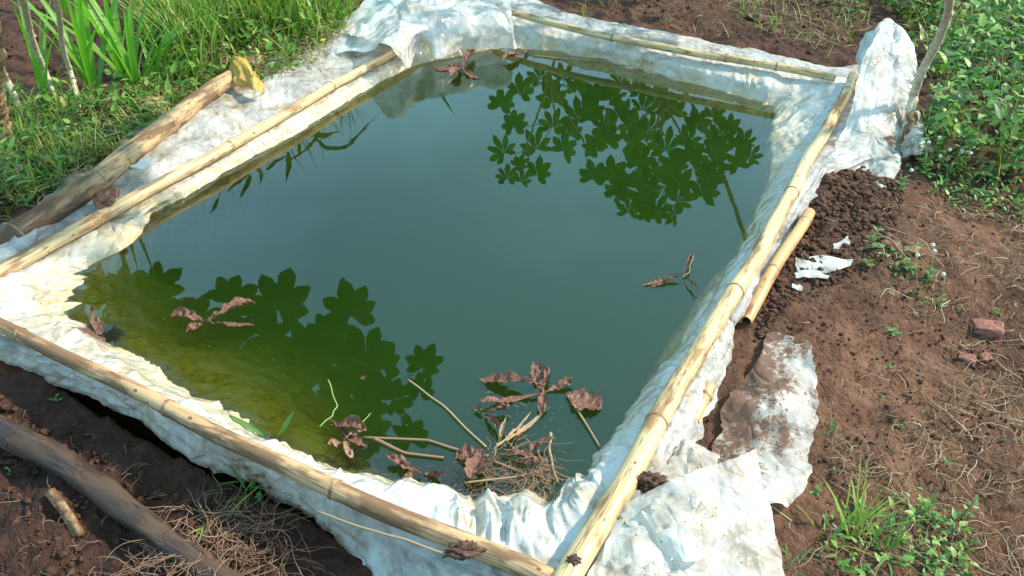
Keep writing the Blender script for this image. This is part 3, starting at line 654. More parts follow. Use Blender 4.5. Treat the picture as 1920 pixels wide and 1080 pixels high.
patch('torn_tail', [PR((1655,285,.07),(1672,292,.085),(1692,285,.075)), PR((1635,325,.065),(1655,330,.085),(1682,325,.075)), PR((1628,352,.065),(1645,358,.08),(1668,356,.07)), PR((1640,368,.062),(1650,374,.07),(1660,372,.065))], M['liner'], .006, 20, 12, .3, 2, pond)
patch('muddy_corner', [PR((1700,205,.09),(1715,215,.10),(1730,232,.085)), PR((1690,250,.08),(1720,250,.11),(1742,262,.08)), PR((1690,292,.07),(1722,290,.09),(1752,284,.07))], M['liner'], .008, 14, 14, .5, 12, pond)
# big folded flap at the near right corner
patch('near_flap', [PR((1165,962,.11),(1230,925,.13),(1295,888,.15),(1355,868,.13),(1417,842,.13)),
  PR((1150,1000,.11),(1230,985,.125),(1310,962,.12),(1375,950,.10),(1436,935,.06)),
  PR((1125,1055,.11),(1215,1055,.115),(1310,1040,.10),(1385,1028,.08),(1456,1020,.045)),
  PR((1075,1120,.10),(1200,1120,.10),(1300,1120,.09),(1390,1112,.07),(1474,1105,.035))], M['liner'], .010, 6, 18, .3, 7, pond, .15)
patch('turned_fold', [PR((1166,964,.13),(1232,924,.15),(1297,886,.172)), PR((1192,1000,.135),(1262,985,.152),(1338,942,.142)), PR((1240,1030,.125),(1312,1052,.13),(1353,985,.125))], M['liner'], .010, 7, 20, .16, 15, pond, .15)
patch('lower_fold', [PR((1140,990,.115),(1180,1010,.12),(1230,1035,.12)), PR((1120,1040,.115),(1190,1060,.13),(1290,1085,.11)), PR((1090,1120,.11),(1190,1130,.12),(1320,1130,.09))], M['liner'], .012, 12, 18, .3, 21, pond, .4)
patch('side_fold', [PR((1285,800,.07),(1300,830,.075),(1345,850,.06)), PR((1262,850,.085),(1300,880,.085),(1340,895,.07)), PR((1228,905,.1),(1262,925,.1),(1300,930,.09))], M['liner'], .008, 14, 14, .45, 23, pond)
# long mud-smeared sheet lying on the soil
def gr(row, dz): return [G(x, y, dz) for x, y in row]
patch('muddy_sheet', [gr(((1440,625),(1480,632),(1522,650)), .012), gr(((1415,690),(1470,700),(1530,720)), .02), gr(((1362,755),(1440,760),(1528,780)), .02), gr(((1350,800),(1430,820),(1516,850)), .022), gr(((1330,860),(1420,890),(1508,915)), .022), gr(((1330,920),(1410,950),(1475,962)), .014)], M['liner'], .006, 16, 14, (lambda u, v: .80 - .22 * np.clip(u * 1.2, 0, 1) - .03 * v), 31, None, 0, 'mud smeared plastic sheet flattened on the soil right of the pond', 'plastic sheet', .012, thick=.001)
for rws, lb, mdv in (([((1490,488),(1545,486),(1600,492)), ((1486,502),(1545,503),(1590,506)), ((1492,516),(1540,520),(1560,514))], 'largest flat white plastic scrap half buried beside the thin bamboo', .32),
                ([((1560,460),(1575,456),(1592,448)), ((1562,470),(1580,466),(1594,462))], 'small crinkled plastic scrap above the flat one, near the weed', .3),
                ([((1480,540),(1492,538),(1500,546)), ((1478,548),(1490,552),(1500,553))], 'tiny white plastic scrap under the flat one', .2),
                ([((1488,522),(1520,518),(1552,527)),((1486,530),(1520,528),(1546,533))], 'narrow wavy strip of white plastic below the flat scrap', .25)):
    patch('plastic_scrap', [gr(r_, .012) for r_ in rws], M['liner'], .006, 20, 8, mdv, random.random() * 30, None, 0, lb, 'plastic scrap', .008)
patch('plastic_scrap', [gr(r_, .014) for r_ in (((250,322),(262,316),(278,300)), ((262,330),(280,326),(300,305)))], M['film'], .006, 20, 8, 0, 4, None, 0, 'clear plastic scrap tucked in grass behind the thick stem', 'plastic scrap', .006)
patch('shadow_sheet', [PR((1486,412,.1),(1496,410,.105),(1508,414,.1)), PR((1484,422,.1),(1497,421,.11),(1506,420,.1)), PR((1482,435,.09),(1490,436,.1),(1500,432,.1))], M['black'], .006, 30, 8, 0, 9, None, 0, 'crumpled black sheet standing for the gap shadow at the tip of the thin bamboo', 'plastic scrap', .005)  # dark sheet put in for the shadow in the gap beside the thin bamboo

# ------------------------------------------------------------------ leaves
def lobe(L_, W, bend=0.0, fold=.15, nl=9, peak=.6, twist=0):
    t = np.linspace(0, 1, nl); ww = W * .5 * np.sin(np.pi * np.clip(t, 0, 1) ** (math.log(.5) / math.log(peak))) ** .85 + .0012 * (1 - t)
    x = L_ * t; zc = -bend * L_ * t ** 2
    V = np.stack([np.stack([x, -ww, zc - fold * ww], -1), np.stack([x, 0 * x, zc], -1), np.stack([x, ww, zc - fold * ww], -1)], 1).reshape(-1, 3)
    return V, gridf(nl, 3)
def rotz(V, a): c, s = math.cos(a), math.sin(a); V = np.asarray(V); return np.stack([V[:, 0] * c - V[:, 1] * s, V[:, 0] * s + V[:, 1] * c, V[:, 2]], -1)
def palmate(Rr=.11, n=7, spread=4.3, seed=0, droop=.25, wide=.36):
    rs = np.random.default_rng(seed); parts = []
    for i in range(n):
        a = (i / (n - 1) - .5) * spread; k = 1 - .38 * abs(i / (n - 1) - .5) * 2 + rs.uniform(-.05, .05)
        V, Fc = lobe(Rr * k, Rr * wide * (k ** .5), droop * rs.uniform(.5, 1.5), .12, 9, .62)
        V[:, 2] += .0004 * i
        parts.append((rotz(V, a + rs.uniform(-.05, .05)), Fc))
    return joinm(parts)
leafmesh = []
for sdd in range(5):
    v_, f_ = palmate(1.0, 7 if sdd % 2 else 6, 4.3 if sdd % 2 else 3.7, sdd, .22, .40 if sdd < 3 else .33)
    leafmesh.append(mesh('leaf', v_, f_, M['cassava']))
leafwide = []
for sdd in range(3):
    v_, f_ = palmate(1.0, 7, 4.4, 40 + sdd, .12, .42)
    leafwide.append(mesh('leaf', v_, f_, M['cassava']))
def reflected(px, py, hmin, margin):
    W_ = P(px, py, 0); d = ray(px, py); r = np.array([d[0], d[1], -d[2]]); h = hmin
    while True:
        q = W_ + r * (h / r[2])
        if proj(q)[1] < -margin or h > 4: return q, d
        h += .02
def cassava_plant(stem_pts, leaves, size, hmin, label, mat, r0, r1, meshes, lobedir, nodes=14, base_name='cassava_plant', nbr=5, margin=130, seed=0, rot_spread=.5, huboff=(0, .35, -.12), route=.9):
    rs = np.random.default_rng(seed)
    root = empty(base_name, stem_pts[0], label, 'cassava plant')
    org = np.array(stem_pts[0], float)
    sp = np.array(stem_pts, float); tt = np.linspace(0, len(sp) - 1, 40); i = np.minimum(tt.astype(int), len(sp) - 2); f = (tt - i)[:, None]
    cl = sp[i] * (1 - f) + sp[i + 1] * f; cl[:, 0] += .006 * np.sin(tt * 3); 
    cl = np.array([np.interp(np.linspace(0, 1, 160), np.linspace(0, 1, 40), cl[:, k]) for k in range(3)]).T
    u = np.linspace(0, 1, 160); rr = np.interp(u, [0, 1], [r0, r1]) * (1 + .07 * np.maximum(0, np.sin(u * nodes * 2 * np.pi)) ** 6 + .05 * fbm(u * 40, seed, 0, 3))
    v_, f_ = tube(cl - org, rr, 12); vv = v_.reshape(160, 12, 3).copy(); cc = (cl - org)[:, None]
    for k in range(nodes * 2):  # leaf scars: small knobs pushed out of the bark
        j = int(160 * (k + .5) / (nodes * 2)); a = (k * 5) % 12
        for dj, kk in ((-1, .15), (0, .38), (1, .2)):
            if 0 <= j + dj < 160:
                for da, ka in ((-1, .5), (0, 1), (1, .5)): vv[j + dj, (a + da) % 12] += (vv[j + dj, (a + da) % 12] - cc[j + dj, 0]) * kk * ka
    obj('stem', vv.reshape(-1, 3), f_, mat, root)
    top = cl[-1]
    if not leaves: return root
    pos = []
    for (px, py, sz) in leaves:
        q, d = reflected(px, py, hmin + rs.uniform(0, .12), margin * sz)
        pos.append((q, d, sz))
    Q = np.array([p[0] for p in pos])
    # group leaves into branches
    cen_ = Q[rs.permutation(len(Q))[:nbr]]
    for _ in range(8):
        lab_ = np.argmin(((Q[:, None] - cen_[None]) ** 2).sum(-1), 1)
        cen_ = np.array([Q[lab_ == k].mean(0) if (lab_ == k).any() else cen_[k] for k in range(nbr)])
    tips = []
    hub = Q.mean(0) + np.array(huboff); tq = np.linspace(0, 1, 16)[:, None]
    c = (1 - tq) ** 2 * top + 2 * tq * (1 - tq) * np.array([(top[0] + hub[0]) * .5, max(top[1], hub[1]) + route, hub[2] - .1]) + tq ** 2 * hub
    v_, f_ = tube(c - org, np.linspace(r1, r1 * .7, 16), 8); obj('limb', v_, f_, mat, root); top = hub
    for k in range(nbr):
        tip = cen_[k] * .8 + hub * .2; a = top; m1 = a * .5 + tip * .5 + np.array([0, 0, .03])
        tq = np.linspace(0, 1, 14)[:, None]; c = (1 - tq) ** 2 * a + 2 * tq * (1 - tq) * m1 + tq ** 2 * tip
        v_, f_ = tube(c - org, np.linspace(r1 * .7, .004, 14), 7); obj('branch', v_, f_, mat, root); tips.append(tip)
    for j, (q, d, sz) in enumerate(pos):
        tip = tips[lab_[j]]
        # leaf plane faces the water and the light; lobes hang outward
        nrm_ = np.array([d[0], d[1], -d[2]]) * 1.0 + rs.normal(0, .22, 3); nrm_[2] += .25; nrm_ /= np.linalg.norm(nrm_)
        if nrm_[2] < 0: nrm_ = -nrm_
        ax = np.array(lobedir, float) + rs.normal(0, rot_spread, 3); ax = ax - nrm_ * ax.dot(nrm_); ax /= np.linalg.norm(ax)
        side = np.cross(nrm_, ax)
        o = link('leaf', meshes[j % len(meshes)], root); s_ = size * sz * rs.uniform(.9, 1.1)
        # the blade centre sits on q, so the junction is behind it
        jn = q - ax * s_ * .25
        Mx = np.eye(4); Mx[:3, 0] = ax * s_; Mx[:3, 1] = side * s_; Mx[:3, 2] = nrm_ * s_; Mx[:3, 3] = jn - org
        o.matrix_local = Matrix(Mx.tolist())
        m1 = jn * .4 + tip * .6 + np.array([0, 0, .05]); tq = np.linspace(0, 1, 8)[:, None]; c = (1 - tq) ** 2 * tip + 2 * tq * (1 - tq) * m1 + tq ** 2 * jn
        v_, f_ = tube(c - org, np.linspace(.0028, .0018, 8), 5); obj('petiole', v_, f_, M['greenstem'], root)
    return root
RL = [(976,165,1),(962,229,1),(941,190,.9),(1040,229,1),(1057,141,1),(1036,180,1),(1113,176,1),(1106,206,1),(1163,211,1),(1135,257,1.05),(1187,268,1.2),(1251,271,1.15),(1208,197,1.1),(1258,205,1.1),
      (1303,229,1.1),(1296,292,1.05),(1353,246,1),(1395,262,.95),(1381,306,.9),(1332,324,.9),(941,278,.95),(1004,268,1.1),(1061,275,1.05),(1113,271,.8),(1149,324,1),(1233,331,1.2),(1113,325,.85),(1279,370,1),(1321,356,.95),
      (1159,359,.9),(1205,370,1),(1233,390,.9),(1261,401,.75),(951,327,.7),(980,334,.6),(1011,320,.85),(976,308,.6),(1275,342,1),(1085,160,1),(1150,180,1.1),(1190,235,1.1),(1225,240,1.1),(1290,260,1),(1340,215,1),(1200,300,1.1),(1260,310,1),(1010,140,.9),(1080,215,1.1),(1130,230,1),(1070,245,.9),(1160,150,.9),(1200,165,1),(1240,180,1),(1170,345,1),(1215,345,1.1),(1180,390,.8),(1215,400,.8),(1345,275,1),(1370,235,.9),(1410,290,.8),(1340,300,.9),(1385,270,.9)]
stakeA = G(1688,292,-.04)
ra = cassava_plant([stakeA, P(1712,180,.18), P(1742,110,.36), P(1775,30,.6), P(1800,-60,.9)], [l for l in RL if l[0] > 1125], .115, .5, 'pale knobbly cassava stem rooted beside the gathered plastic at the far right', M['bark'], .019, .012, leafmesh, (0, .25, -1), 16, nbr=6, margin=95, seed=2)
pole('wooden_stake', [G(1694,300,-.02), P(1712,215,.13)], .022, .021, [.93], M['bark2'], 'short brown stake pinning the plastic next to the knobbly cassava stem', 'stake', rough=.12, hole=False)
def out_of_frame(px, py, y):    # a point straight above the frame
    return np.array([px, py, y])
pb = P(1180,-120,.05)
rb = cassava_plant([pb, pb + [0, 0, .25], pb + [.0, .0, .5]], [l for l in RL if l[0] <= 1125], .122, .5, 'leafy cassava plant behind the far edge, seen only mirrored in the water', M['bark'], .017, .012, leafmesh, (0, .25, -1), 12, nbr=5, margin=95, seed=5)
LL = [(300,535,1.15),(335,600,1.0),(375,590,.9),(408,630,.8),(440,560,1.15),(455,640,1.1),(527,560,1.25),(505,625,1.1),(516,690,1.1),(560,650,1),(653,575,1.25),(620,620,1.0),(590,660,1.1),(679,655,1.2),(713,677,.95),
      (655,720,1.2),(600,705,1.1),(545,725,1),(480,705,1),(797,677,.75),(787,725,.6),(746,742,.8),(687,762,1.1),(640,790,1.05),(590,770,1.1),(690,810,1.0),(768,812,.75),(620,835,.8),(440,690,.9),(720,720,.6),(560,790,.9),(270,575,.9),(300,640,.8),(215,560,1.1),(240,610,1.1),(270,650,1.1),(330,660,1.2),(370,700,1.2),(420,740,1.2),(470,770,1.2),(520,800,1.2),(570,830,1.2),(350,640,1.1),(400,680,1.2),(450,720,1.1),(180,545,1),(300,700,1.1),(390,760,1),(500,740,1.2),(545,770,1.1),(240,535,1),(630,860,1.1),(280,600,1.2),(440,800,1.1),(340,740,1.1),(660,850,.9)]
st1 = G(104,205,-.03)
rc = cassava_plant([st1, P(82,130,.2), P(55,50,.42), P(30,-30,.7), P(60,-160,1.1)], [l for l in LL if l[0] < 600], .14, .62, 'leaning cassava stem at the left, second from the frame edge', M['bark'], .013, .010, leafwide, (0, 1, .1), 14, nbr=5, margin=110, seed=7, rot_spread=.35, huboff=(-.25, .3, -.05), route=.1)
st2 = G(146,210,-.03)
rd = cassava_plant([st2, P(130,130,.2), P(115,60,.4), P(98,-20,.7), P(150,-160,1.1)], [l for l in LL if l[0] >= 600], .14, .62, 'thin upright cassava stem, rightmost of the pale stems at the left', M['bark'], .0105, .009, leafwide, (0, 1, .1), 14, nbr=5, margin=110, seed=9, rot_spread=.35, huboff=(-.25, .3, -.05), route=.1)
cassava_plant([G(38,215,-.03), P(12,150,.2), P(-20,60,.45), P(-60,-60,.8)], [], 0, 0, 'pale cassava stem crossing the left frame edge', M['bark'], .013, .01, None, None, 10)
cassava_plant([G(8,330,-.04), P(0,240,.15), P(-10,150,.35), P(-30,0,.7)], [], 0, 0, 'thickest stem at the left frame edge, mossy at its foot', M['log'], .034, .03, None, None, 8)
cassava_plant([G(522,62,-.03), P(512,20,.15), P(505,-60,.4)], [], 0, 0, 'pale stem rising through tall grass near the far left corner of the pond', M['bark'], .013, .011, None, None, 8)
cassava_plant([G(262,55,-.03), P(258,10,.15), P(250,-80,.4)], [], 0, 0, 'thin pale stem half hidden behind the broad leaved grass', M['bark'], .009, .008, None, None, 8)

# ------------------------------------------------------------------ blade and litter generators (vectorised)
def strips(base, az, lean, length, width, curl, seg=5, droop=1.0, fold=0.0):
    n = len(base); t = np.linspace(0, 1, seg + 1)[None, :]
    th = lean[:, None] + curl[:, None] * t ** 1.3            # angle from vertical
    ds = length[:, None] / seg
    hx = np.cumsum(np.sin(th) * ds, 1) - np.sin(th[:, :1]) * ds; hz = np.cumsum(np.cos(th) * ds, 1) - np.cos(th[:, :1]) * ds
    c, s = np.cos(az)[:, None], np.sin(az)[:, None]
    ctr = np.stack([base[:, :1] + hx * c, base[:, 1:2] + hx * s, base[:, 2:3] + hz], -1)
    w_ = width[:, None] * .5 * np.clip(np.minimum(1, .45 + t * 3) * (1 - t ** 2.2) ** .8, .03, 1)
    sd_ = np.stack([-s * w_, c * w_, 0 * w_], -1)
    up_ = np.stack([-np.cos(th) * c, -np.cos(th) * s, np.sin(th)], -1) * (w_ * fold)[..., None]
    if fold:
        V = np.stack([ctr - sd_ + up_, ctr, ctr + sd_ + up_], 2); k = 3
    else:
        V = np.stack([ctr - sd_, ctr + sd_], 2); k = 2
    V = V.reshape(n, -1, 3)
    f = gridf(seg + 1, k); m = V.shape[1]
    Fc = (f[None] + (np.arange(n) * m)[:, None, None]).reshape(-1, 4)
    return V.reshape(-1, 3), Fc
def samp(poly, n, rs=rng, z=None, clump=0):
    """n random ground points inside a photo polygon (uniform on the ground)"""
    W_ = np.array([P(a, b, .05)[:2] for a, b in poly]); lo, hi = W_.min(0), W_.max(0); out_ = np.zeros((0, 2))
    while len(out_) < n:
        p = rs.uniform(lo, hi, (n * 3, 2)); m = inside(W_, p[:, 0], p[:, 1])
        if clump: m &= (noise(p[:, 0] * 7, p[:, 1] * 7, clump) * .5 + .5 > rs.uniform(0, 1, len(p)) * .9)
        out_ = np.vstack([out_, p[m]])
    p = out_[:n]; return np.c_[p, rough_z(p[:, 0], p[:, 1])]
def stuff(name, parts, mat, label, cat):
    V, Fc, o = [], [], 0
    for v, f in parts: V.append(v); Fc.append(f + o); o += len(v)
    ob = obj(name, np.concatenate(V), np.concatenate(Fc), mat); return tag(ob, label, cat, None, 'stuff')
U = rng.uniform
POLY_L = [(-200,-60),(700,-60),(640,60),(590,120),(500,160),(420,150),(300,240),(180,320),(90,390),(-60,470),(-260,470)]
POLY_LN = [(-200,200),(60,215),(150,200),(300,170),(480,110),(600,60),(640,70),(590,125),(500,165),(440,160),(300,250),(180,330),(60,400),(-60,450),(-260,450)]
POLY_LT = [(280,60),(700,-60),(650,60),(600,100),(480,120),(380,160),(300,180)]
def grass(poly, n, l0, l1, w0, w1, lean=.5, curl=1.3, clump=0, seg=5, k=1.0):
    b = samp(poly, n, clump=clump); return strips(b, U(0, 2 * np.pi, n), U(0, lean, n), U(l0, l1, n), U(w0, w1, n), U(.2, curl, n) * k, seg)
def soft_leaves(poly, n, l0, l1, hmax, clump=0, w=.5):
    b = samp(poly, n, clump=clump); b[:, 2] += U(0, 1, n) ** 1.2 * hmax; ln = U(l0, l1, n)
    return strips(b, U(0, 2 * np.pi, n), U(.5, 1.5, n), ln, ln * w * U(.8, 1.2, n), U(.0, .9, n), 4, fold=.25)
stuff('grass', [grass(POLY_LN, 2100, .05, .19, .0025, .0055, .9, 1.7, 3), grass(POLY_LN, 1300, .04, .12, .0025, .005, 1.1, 1.9, 7), grass(POLY_LT, 1900, .14, .46, .005, .011, .45, 1.1, 2), grass([(-200,200),(200,200),(330,150),(250,260),(60,380),(-200,420)], 1600, .05, .14, .003, .0055, 1.0, 1.6, 5)], M['grass'], 'short green grass growing along the left side of the pond', 'grass')
stuff('low_leaves', [soft_leaves(POLY_LN, 1900, .015, .035, .07, 4), soft_leaves(POLY_LN, 500, .03, .055, .12, 14), soft_leaves(POLY_LT, 1300, .025, .06, .18, 6)], M['weed'], 'small leafy herbs mixed into the grass on the left', 'ground cover')
def litter(poly, n, l0, l1, w0, w1, z0=.002, z1=.02, clump=0, seg=6):
    b = samp(poly, n, clump=clump); b[:, 2] += U(z0, z1, n); az = U(0, 2 * np.pi, n); ln = U(l0, l1, n) * U(.4, 1, n)
    t = np.linspace(0, 1, seg + 1)[None]; ca = az[:, None] + (t - .5) * rng.normal(0, 1.0, n)[:, None] + .35 * np.sin(t * 7 + U(0, 6, n)[:, None])
    ds = ln[:, None] / seg; x = b[:, :1] + np.cumsum(np.cos(ca) * ds, 1); y = b[:, 1:2] + np.cumsum(np.sin(ca) * ds, 1)
    z = b[:, 2:3] + np.sin(t * np.pi) * U(0, .012, n)[:, None] + rng.normal(0, .004, n)[:, None] * (t - .5) * 2
    r = U(w0, w1, n)[:, None] * .5 * (1 - .5 * t); sx, sy = -np.sin(ca), np.cos(ca)
    V = []
    for k in range(3):          # three-sided stalks
        a = k * 2.094; V.append(np.stack([x + sx * r * math.cos(a), y + sy * r * math.cos(a), z + r * math.sin(a)], -1))
    V = np.stack(V, 2).reshape(n, -1, 3); f = gridf(seg + 1, 3, True); m = V.shape[1]
    return V.reshape(-1, 3), (f[None] + (np.arange(n) * m)[:, None, None]).reshape(-1, 4)
POLY_R = [(1540,330),(1700,360),(1990,330),(2050,1150),(1480,1150),(1480,960),(1530,900),(1530,640),(1440,600),(1520,420)]
POLY_RR = [(1640,400),(1990,360),(2050,1150),(1560,1150),(1560,900),(1700,640),(1620,520)]
POLY_T = [(990,-80),(1620,-60),(1640,40),(1600,110),(1440,90),(1200,40),(1090,20),(990,-5)]
POLY_TR = [(1330,-60),(1640,-60),(1620,90),(1560,110),(1440,70),(1370,30)]
POLY_B = [(330,900),(470,900),(560,960),(680,1050),(720,1120),(300,1120),(240,980)]
POLY_BL = [(-150,670),(120,745),(340,880),(520,960),(700,1090),(680,1150),(-150,1150)]
stuff('dry_straw', [litter(POLY_RR, 650, .03, .15, .0016, .0036, clump=8), litter([(1560,850),(1990,640),(1990,1150),(1560,1150)], 260, .04, .2, .002, .004, clump=4), litter(POLY_R, 400, .02, .08, .0012, .0026), litter(POLY_T, 420, .03, .16, .0016, .004, .002, .03), litter(POLY_TR, 420, .05, .22, .002, .0045, .005, .09),
    litter(POLY_LN, 1300, .04, .18, .002, .0045, .005, .06), litter(POLY_LT, 400, .08, .3, .002, .005, .005, .1)], M['straw'], 'dry straw and dead stalks scattered over the bare soil', 'straw')
stuff('rootlets', [litter(POLY_B, 420, .05, .20, .0014, .0032, .004, .035, 7, 9), litter(POLY_BL, 170, .02, .08, .0012, .0024), litter(POLY_RR, 260, .03, .12, .0012, .0026, clump=11, seg=8),
    litter([(1580,-60),(1990,-60),(1990,340),(1720,340),(1740,200),(1720,100),(1620,20)], 500, .05, .2, .0016, .004, .005, .12)], M['root'], 'tangled reddish rootlets and dead runners on the soil', 'roots')
POLY_G = [(1585,-80),(2050,-80),(2050,380),(1900,350),(1790,330),(1710,300),(1745,200),(1725,100),(1690,50),(1640,20)]
POLY_G2 = [(1450,-80),(1640,-80),(1600,20),(1480,5)]
stuff('undergrowth', [soft_leaves(POLY_G, 4200, .02, .045, .17, 9, .5), soft_leaves(POLY_G, 2200, .035, .075, .30, 12, .45), soft_leaves(POLY_G2, 700, .018, .04, .12), soft_leaves([(1680,300),(1990,330),(1990,420),(1750,370)], 420, .012, .028, .05, 3), soft_leaves([(1560,940),(1700,900),(1840,960),(1830,1080),(1560,1090)], 260, .012, .028, .04, 6), soft_leaves([(1620,480),(1700,480),(1770,560),(1760,600),(1690,540)], 90, .010, .024, .025, 2), soft_leaves(POLY_RR, 60, .008, .02, .012)], M['weed'], 'dense leafy green undergrowth at the far right of the pond', 'undergrowth')
stuff('wild_grass', [grass(POLY_G, 1500, .1, .26, .002, .0045, .7, 1.2, 5), grass(POLY_T, 150, .04, .12, .002, .004, .9, 1.3), grass(POLY_TR, 260, .06, .16, .003, .005, .8, 1.4)], M['grass'], 'thin green stalks standing in the undergrowth and on the far soil', 'grass')
# soil crumbs and clods
def crumbs(polys):
    V, Fc, o = [], [], 0
    base = np.array([[0,0,1],[.894,0,.447],[.276,.851,.447],[-.724,.526,.447],[-.724,-.526,.447],[.276,-.851,.447],[.724,.526,-.447],[-.276,.851,-.447],[-.894,0,-.447],[-.276,-.851,-.447],[.724,-.526,-.447],[0,0,-1]])
    fc = np.array([[0,1,2],[0,2,3],[0,3,4],[0,4,5],[0,5,1],[1,6,2],[2,7,3],[3,8,4],[4,9,5],[5,10,1],[6,7,2],[7,8,3],[8,9,4],[9,10,5],[10,6,1],[11,7,6],[11,8,7],[11,9,8],[11,10,9],[11,6,10]])
    for poly, n, r0, r1, cl in polys:
        p = samp(poly, n, clump=cl); k = so_out(p); p = p[k]; n = len(p)
        r = r0 + (r1 - r0) * U(0, 1, n) ** 6; vv = base[None] * (1 + rng.normal(0, .3, (n, 12, 1))) * r[:, None, None] * np.stack([U(.8, 1.3, n), U(.8, 1.3, n), U(.5, .9, n)], -1)[:, None]
        vv = vv + p[:, None]; vv[..., 2] += r[:, None, None][..., 0] * .3 + .003
        V.append(vv.reshape(-1, 3)); Fc.append((fc[None] + (np.arange(n) * 12)[:, None, None]).reshape(-1, 3) + o); o += n * 12
    return np.concatenate(V), np.concatenate(Fc)
def so_out(p): return sdist(outer, p[:, 0], p[:, 1]) < -.004
v_, f_ = crumbs([([(1545,320),(1700,330),(1680,420),(1620,520),(1500,560),(1420,640),(1420,590),(1520,400)], 5200, .0018, .013, 3), ([(1420,590),(1700,480),(1900,640),(1900,900),(1560,900),(1530,640),(1400,760),(1320,800),(1340,680)], 1500, .0015, .006, 2),
    (POLY_R, 900, .0012, .006, 5), (POLY_BL, 2200, .003, .012, 6), (POLY_T, 1500, .003, .010, 0), ([(-200,-60),(330,-60),(300,60),(150,150),(-200,120)], 900, .004, .016, 0)])
tag(obj('soil_crumbs', v_, f_, M['soil'], None, False, {'wet': np.full(len(v_), .35), 'tan': np.full(len(v_), .3)}), 'loose crumbs and clods of brown soil around the pond', 'soil', None, 'stuff')

# ------------------------------------------------------------------ plants that stand out
def broad_clump(px, py, n, l0, l1, w, label, seed, mat='blade', lean=.5, curl=.9, az=None, name='grass_clump', cat='grass clump'):
    rs = np.random.default_rng(seed); b = G(px, py, -.01); root = empty(name, b, label, cat)
    for i in range(n):
        a = rs.uniform(0, 6.28) if az is None else rs.normal(az, .8); ln = rs.uniform(l0, l1)
        v, f = strips(np.array([[rs.normal(0, .012), rs.normal(0, .012), 0]]), np.array([a]), np.array([rs.uniform(.05, lean)]), np.array([ln]), np.array([w * rs.uniform(.7, 1.15)]), np.array([rs.uniform(.2, curl)]), 12, fold=.28)
        obj('blade', v, f, M[mat], root)
    return root
for px, py, n, l0, l1, w, lb, sd_ in ((180,182,9,.40,.75,.034,'leftmost tall clump of broad bright green blades behind the thin stems',1),(262,178,10,.32,.6,.036,'middle clump of broad upright green blades',2),(232,150,9,.35,.65,.03,'clump of long green blades standing just behind the middle one',3),
     (300,170,7,.22,.36,.026,'short clump of dark broad blades nearest the fallen stem',4),(90,190,8,.25,.5,.02,'clump of arching narrow blades between the two leaning stems',5),(360,70,9,.3,.5,.014,'tall thin bladed clump at the top left behind the fallen stem',6),
     (440,50,10,.3,.5,.011,'feathery thin bladed clump near the tall pale stem',7),(560,70,8,.25,.42,.011,'thin bladed clump beside the small yellow flower',8),(120,30,7,.35,.55,.028,'broad bladed clump in the top left corner against bare soil',10),
     (620,20,8,.22,.36,.008,'dry looking thin clump beside the folded plastic at the far left corner',12)):
    broad_clump(px, py, n, l0, l1, w, lb, sd_, 'blade' if w > .013 else 'grass')
def tuft(px, py, n, l0, l1, w, label, seed, **k): return broad_clump(px, py, int(n * 1.8), l0 * .6, l1 * .95, w * .8, label, seed, 'grass' if seed in (21, 22, 24, 27, 28) else 'sprig', k.pop('lean', 1.3), k.pop('curl', 1.2), name='grass_tuft', cat='grass tuft', **k)
tuft(462,915,9,.06,.15,.008,'green grass tuft among rootlets under the near plastic edge',20)
tuft(400,985,6,.08,.14,.007,'sparse grass tuft lying across the dark pole',21)
tuft(1600,1000,16,.08,.2,.007,'spreading grass tuft at the lower right, nearest the plastic flap',22,az=.9)
tuft(1660,1030,14,.06,.16,.007,'dense grass tuft in the middle of the lower right weeds',23)
tuft(1540,1010,9,.08,.18,.005,'thin arching grass tuft touching the plastic flap',24)
tuft(1720,965,10,.05,.12,.006,'short grass tuft right of the spreading one',25)
tuft(1545,812,14,.03,.07,.006,'small dark green tuft at the edge of the muddy plastic sheet',26)
tuft(1095,30,8,.08,.16,.006,'lone grass tuft on soil behind the far rail',27)
tuft(1400,30,10,.08,.18,.006,'wiry grass tuft behind the far rail near the corner',28)
tuft(1250,45,8,.05,.1,.004,'short bristly grass tuft on far soil',29)
tuft(1480,1060,7,.05,.1,.005,'tiny tuft at the bottom beside the flap corner',30)
def sprig(px, py, size, n, label, seed, h=.05, flowers=0, mat='sprig', wide=.42, name='weed', cat='weed', dz=0):
    rs = np.random.default_rng(seed); b = G(px, py, -.004 + dz); root = empty(name, b, label, cat)
    lx, ly = rs.uniform(-.3, .3, 2) * h
    t = np.linspace(0, 1, 8)[:, None]; c = np.array([[0, 0, 0]]) + t * np.array([[lx, ly, h]]); v, f = tube(c, np.linspace(.0028, .0015, 8), 6); obj('stem', v, f, M['greenstem'], root)
    v0, f0 = lobe(size, size * wide, .25, .2, 7, .5); me = mesh('leaf', v0, f0, M[mat])
    for i in range(n):
        q = (i // 2) / max(1, (n - 1) // 2); o = link('leaf', me, root); a = (i % 2) * math.pi + (i // 2) * 1.4 + rs.normal(0, .25)
        o.location = (lx * (.25 + .75 * q), ly * (.25 + .75 * q), h * (.25 + .75 * q)); s_ = (1.05 - .4 * q) * rs.uniform(.8, 1.15); o.scale = (s_, s_, s_)
        o.rotation_euler = (rs.normal(0, .2), -rs.uniform(.0, .7) , a)
    for i in range(flowers):
        a = rs.uniform(0, 6.28); e = np.array([math.cos(a) * .05, math.sin(a) * .05, h + rs.uniform(.02, .06)]); tq = np.linspace(0, 1, 8)[:, None]
        c = (1 - tq) ** 2 * np.array([[lx * .6, ly * .6, h * .6]]) + 2 * tq * (1 - tq) * np.array([[e[0] * .4, e[1] * .4, e[2]]]) + tq ** 2 * e[None]
        v, f = tube(c, .001, 5); st = obj('flower_stalk', v, f, M['greenstem'], root)
        fl = lump('flower', e, .0062, M['white'], None, None, (1, 1, .95), i, .25, 10, 5, parent=st)
    return root
